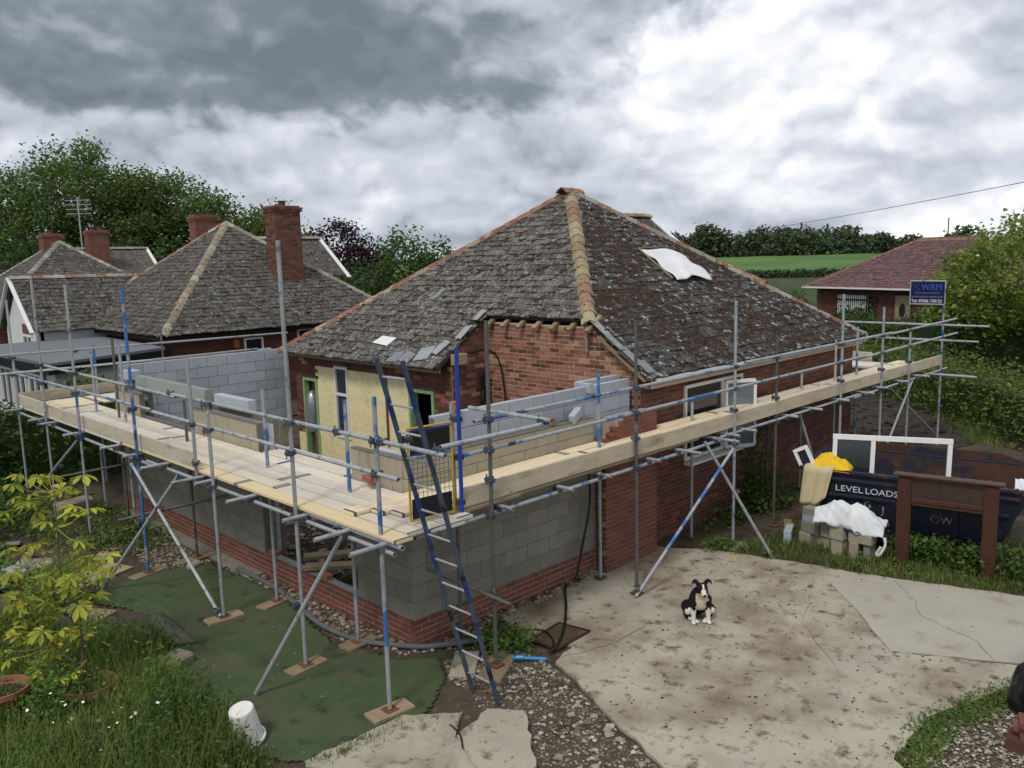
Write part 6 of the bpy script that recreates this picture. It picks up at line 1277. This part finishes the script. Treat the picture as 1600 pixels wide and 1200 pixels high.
bushmass('shrub', 'feathery lime green shrub behind the yellow chestnut leaves', [((-2.6, 4.9, .4), (.45, .45, .4)), ((-2.85, 4.5, .3), (.35, .35, .35))], 'leaf_bright', 80, .06)
bushmass('climber', 'green climber growing up the shaded facade behind the crossed braces', [((8.1, -.05, .9), (.35, .12, .8)), ((8.3, -.15, .3), (.6, .3, .35))], 'leaf_tree', 60, .08)
bushmass('weed_clump', 'tall leafy weeds growing between the two pots', [((-3.62, 1.55, .22), (.25, .3, .25)), ((-3.5, 1.95, .2), (.25, .25, .25))], 'weed', 40, .055, 'weeds')
bushmass('weed_clump', 'bushy green weeds behind the upturned bucket', [((-2.75, .15, .2), (.3, .35, .22)), ((-2.95, .5, .22), (.35, .3, .25)), ((-3.1, -.1, .2), (.3, .3, .22))], 'leaf_mid', 90, .05, 'weeds')
bushmass('weed_clump', 'lush dark weeds at the turf edge below the concrete lump', [((-2.65, 1.1, .16), (.3, .4, .2)), ((-2.55, 2.3, .16), (.3, .45, .22)), ((-2.75, 2.9, .2), (.35, .35, .25))], 'weed', 90, .055, 'weeds')
# far wood along the skyline: one mass of crowns, with two trees that stand apart
wl_ = []
for i in range(70):
    a = rad(21.5+15.5*i/69+random.uniform(-.2, .2)); r = 268+random.uniform(-6, 16); hh = random.uniform(6.2, 9)*(.75 if i < 8 or i > 62 else 1); x, y = r*math.cos(a)-6, r*math.sin(a)-8; z = hgt(x, y); wd = random.uniform(2.4, 3.8); wl_ += [((x, y, z+hh*.5), (wd, wd, hh*.52)), ((x, y, z+hh*.22), (wd*1.4, wd*1.4, hh*.32))]
cc, P = crown_pts(wl_, 3000, 13, .75, .4); v, f = leafquads(P, 1.1); tag(obj('wood', npmesh('wood', v, f, ['wood_leaf_hazed'])), 'dark mixed wood along the top of the green field', 'wood', kind='stuff')
def far_tree(px_az, r, h, w, lab, m='wood_leaf_hazed'):
    a = rad(px_az); x, y = CAM[0]+r*math.cos(a), CAM[1]+r*math.sin(a); tree('field_tree', lab, (x, y, hgt(x, y)), h, [((0, 0, h*.62), (w, w, h*.38)), ((w*.4, -w*.3, h*.45), (w*.8, w*.8, h*.3))], m, 90, 16, 1.0, .7, .4, 'field trees on the skyline', 8)
far_tree(32.2, 262, 10.6, 4.0, 'big rounded tree standing at the near end of the skyline wood')
far_tree(21.6, 260, 5.6, 3.0, 'lone round tree just past the end of the wood')
far_tree(20.0, 250, 5, 3.0, 'low dark tree on the skyline behind the red roof'); far_tree(17.2, 180, 7.4, 3.8, 'dark tree on the skyline between the red roof and the elder'); far_tree(14.0, 170, 7.5, 4.2, 'dark tree on the skyline behind the elder blossom')
ms = thing('radio_mast', 'thin distant mast rising behind the red roof ridge', 'mast', (190, 56, 2)); MB().tube((190, 56, 1), (190, 56, 10.6), .13, 6).build('pole', 'grey_pipe', ms)
# grass and weeds
def blades(name, poly, n, h0, h1, w, m, z=.0, clump=0):
    p = scatter(poly, max(1, n//clump) if clump else n)
    if clump: p = np.repeat(p, clump, 0)+rng.normal(size=(len(p)*clump, 2))*.05
    n = len(p); a = rng.uniform(0, 6.28, n); h = h0+(h1-h0)*rng.random(n)**1.5; d = np.c_[np.cos(a), np.sin(a)]; ln = rng.uniform(.1, .7, n)*h; s = np.c_[-d[:, 1], d[:, 0]]*w/2*(.6+.8*rng.random(n))[:, None]; zz = np.full(n, z)
    v = np.stack([np.c_[p-s, zz], np.c_[p+s, zz], np.c_[p+s*.8+d*(ln*.35)[:, None], zz+h*.6], np.c_[p-s*.8+d*(ln*.35)[:, None], zz+h*.6], np.c_[p+d*ln[:, None], zz+h]], 1).reshape(-1, 3); b = np.arange(n)*5
    me = npmesh(name, v, [np.c_[b, b+1, b+2, b+3], np.c_[b+3, b+2, b+4]], [m]); return tag(obj(name, me), kind='stuff')
GARD = [(-2.75, -.25), (-2.62, .9), (-2.3, 1.9), (-2.0, 2.6), (-2.35, 3.1), (-2.65, 4.2), (-3.2, 5.0), (-4.6, 5.5), (-5.2, 2.5), (-4.5, .2), (-3.6, -1.3), (-2.5, -1.2)]
blades('long_grass', GARD, 15000, .08, .36, .012, 'grass_blade', 0, 6)
blades('long_grass', [(-2.8, .1), (-2.5, 1.3), (-2.4, 2.6), (-3.2, 3.0), (-3.4, .6)], 4000, .2, .5, .010, 'grass_blade', 0, 8)
def weeds(name, poly, n, h, leaf, m, z=0):
    p = scatter(poly, n); k = 14; P = np.repeat(np.c_[p, np.full(n, z)], k, 0)+np.c_[rng.normal(size=(n*k, 2))*.09, rng.random(n*k)*h]; v, f = leafquads(P, leaf, 1.2, .6); return tag(obj(name, npmesh(name, v, f, [m])), kind='stuff')
weeds('weeds', GARD, 620, .26, .05, 'weed'); weeds('weeds', [(-4.6, -.6), (-2.6, -.9), (-2.6, .4), (-4.4, 1.0)], 420, .36, .045, 'leaf_mid'); blades('long_grass', [(-4.6, -.6), (-2.6, -1.0), (-2.6, .5), (-4.4, 1.2)], 7000, .15, .5, .010, 'grass_blade', 0, 6)
weeds('weeds', [(-2.2, 10.8), (-.3, 10.8), (-.2, 6.4), (-.7, 6.0), (-1.9, 7.2)], 240, .22, .07, 'weed'); weeds('weeds', [(-4, 6), (-2.9, 6), (-2.4, 9), (-4, 10)], 140, .35, .09, 'weed')
weeds('weeds', [(.55, -.5), (1.1, -.55), (1.15, -.9), (.8, -1.25), (.5, -.95)], 60, .24, .06, 'weed'); weeds('weeds', [(5.3, -.6), (5.75, -.7), (5.9, -1.3), (5.5, -1.2)], 30, .16, .06, 'weed')
weeds('weeds', [(.4, 1.2), (1.6, 1.0), (1.8, 2.4), (.5, 3.2)], 40, .35, .08, 'weed'); weeds('weeds', [(6.0, -.1), (8.8, .0), (8.8, -.8), (6.2, -.5)], 90, .28, .07, 'leaf_tree')
weeds('weeds', [(6.9, -3.0), (7.3, -3.2), (7.5, -4.6), (7.0, -4.6)], 110, .4, .08, 'weed'); weeds('weeds', [(7.0, -4.6), (8.6, -4.9), (8.6, -7), (6.9, -6.4)], 200, .5, .1, 'weed')
VERGE = [(5.55, -1.25), (6.6, -1.25), (7.5, -1.3), (7.0, -3.0), (7.5, -4.8), (9.5, -5.2), (9, -8), (7.1, -7.4), (6.6, -5.05), (6.1, -3.4), (5.8, -2.1)]
blades('verge_grass', VERGE, 9000, .05, .2, .012, 'grass_blade', 0, 5); weeds('weeds', VERGE, 200, .14, .06, 'weed')
blades('edge_grass', [(1.55, -5.2), (2.5, -5.12), (3.6, -5.45), (4.3, -5.8), (5.0, -6.6), (4.6, -6.6), (3.7, -5.85), (2.6, -5.42), (1.75, -5.5), (1.2, -6.0)], 5200, .02, .07, .012, 'grass_blade', 0, 5)
weeds('weeds', [(1.55, -5.2), (2.5, -5.12), (3.6, -5.45), (4.3, -5.8), (3.7, -5.8), (2.6, -5.4), (1.75, -5.45)], 170, .06, .04, 'weed')
blades('path_grass', [(-2.2, -1.15), (-1.2, -1.25), (-1.2, -1.33), (-2.2, -1.3)], 400, .03, .1, .01, 'grass_blade', .02, 4)
blades('bed_grass', [(16, -2.2), (22, .2), (25.5, 5), (24.5, 5), (20.8, 1.2), (16, -1.3)], 4000, .05, .25, .02, 'grass_blade', 0, 5)
fl = scatter([(-3.9, .1), (-3.0, -.3), (-3.1, .8), (-4.2, 1.4)], 24); v, f = leafquads(np.c_[fl, .3+.25*rng.random(24)], .035, 2, 1.); tag(obj('daisies', npmesh('daisies', v, f, ['flower_white'])), kind='stuff')
fl = scatter([(-3.4, 1.9), (-2.6, 1.7), (-2.6, 2.6), (-3.3, 2.9)], 14); v, f = leafquads(np.c_[fl, .3+.2*rng.random(14)], .05, 2, 1.); tag(obj('orange_flowers', npmesh('orange_flowers', v, f, ['flower_yellow'])), kind='stuff')
# soil heap behind the skip
hp = blob([((0, 0, 0), (1.3, 1.0, .55)), ((1.0, -.6, 0), (1.2, 1.0, .5))], .09, 2); hp.materials.append(MATS['garden_soil']); o = bpy.data.objects.new('soil_heap', hp); o.location = (11.6, -3.5, -.05); link(o); tag(o, 'low brown soil heap behind the skip below the hedge', 'heap')
# overhead wires
def wire(a, b, sag, lab):
    a, b = np.array(a, float), np.array(b, float); pts = [a+(b-a)*t-Z*sag*4*t*(1-t) for t in np.linspace(0, 1, 9)]; tag(MB().path(pts, .016, 5).build('overhead_wire', 'black'), lab, 'wire')
wire((100, 66, 6.6), (26, -8.0, 8.0), .6, 'thin overhead wire crossing the sky above the field')
wire((60, 10, 6.3), (30, -6.5, 6.9), .2, 'short overhead wire rising behind the elder')
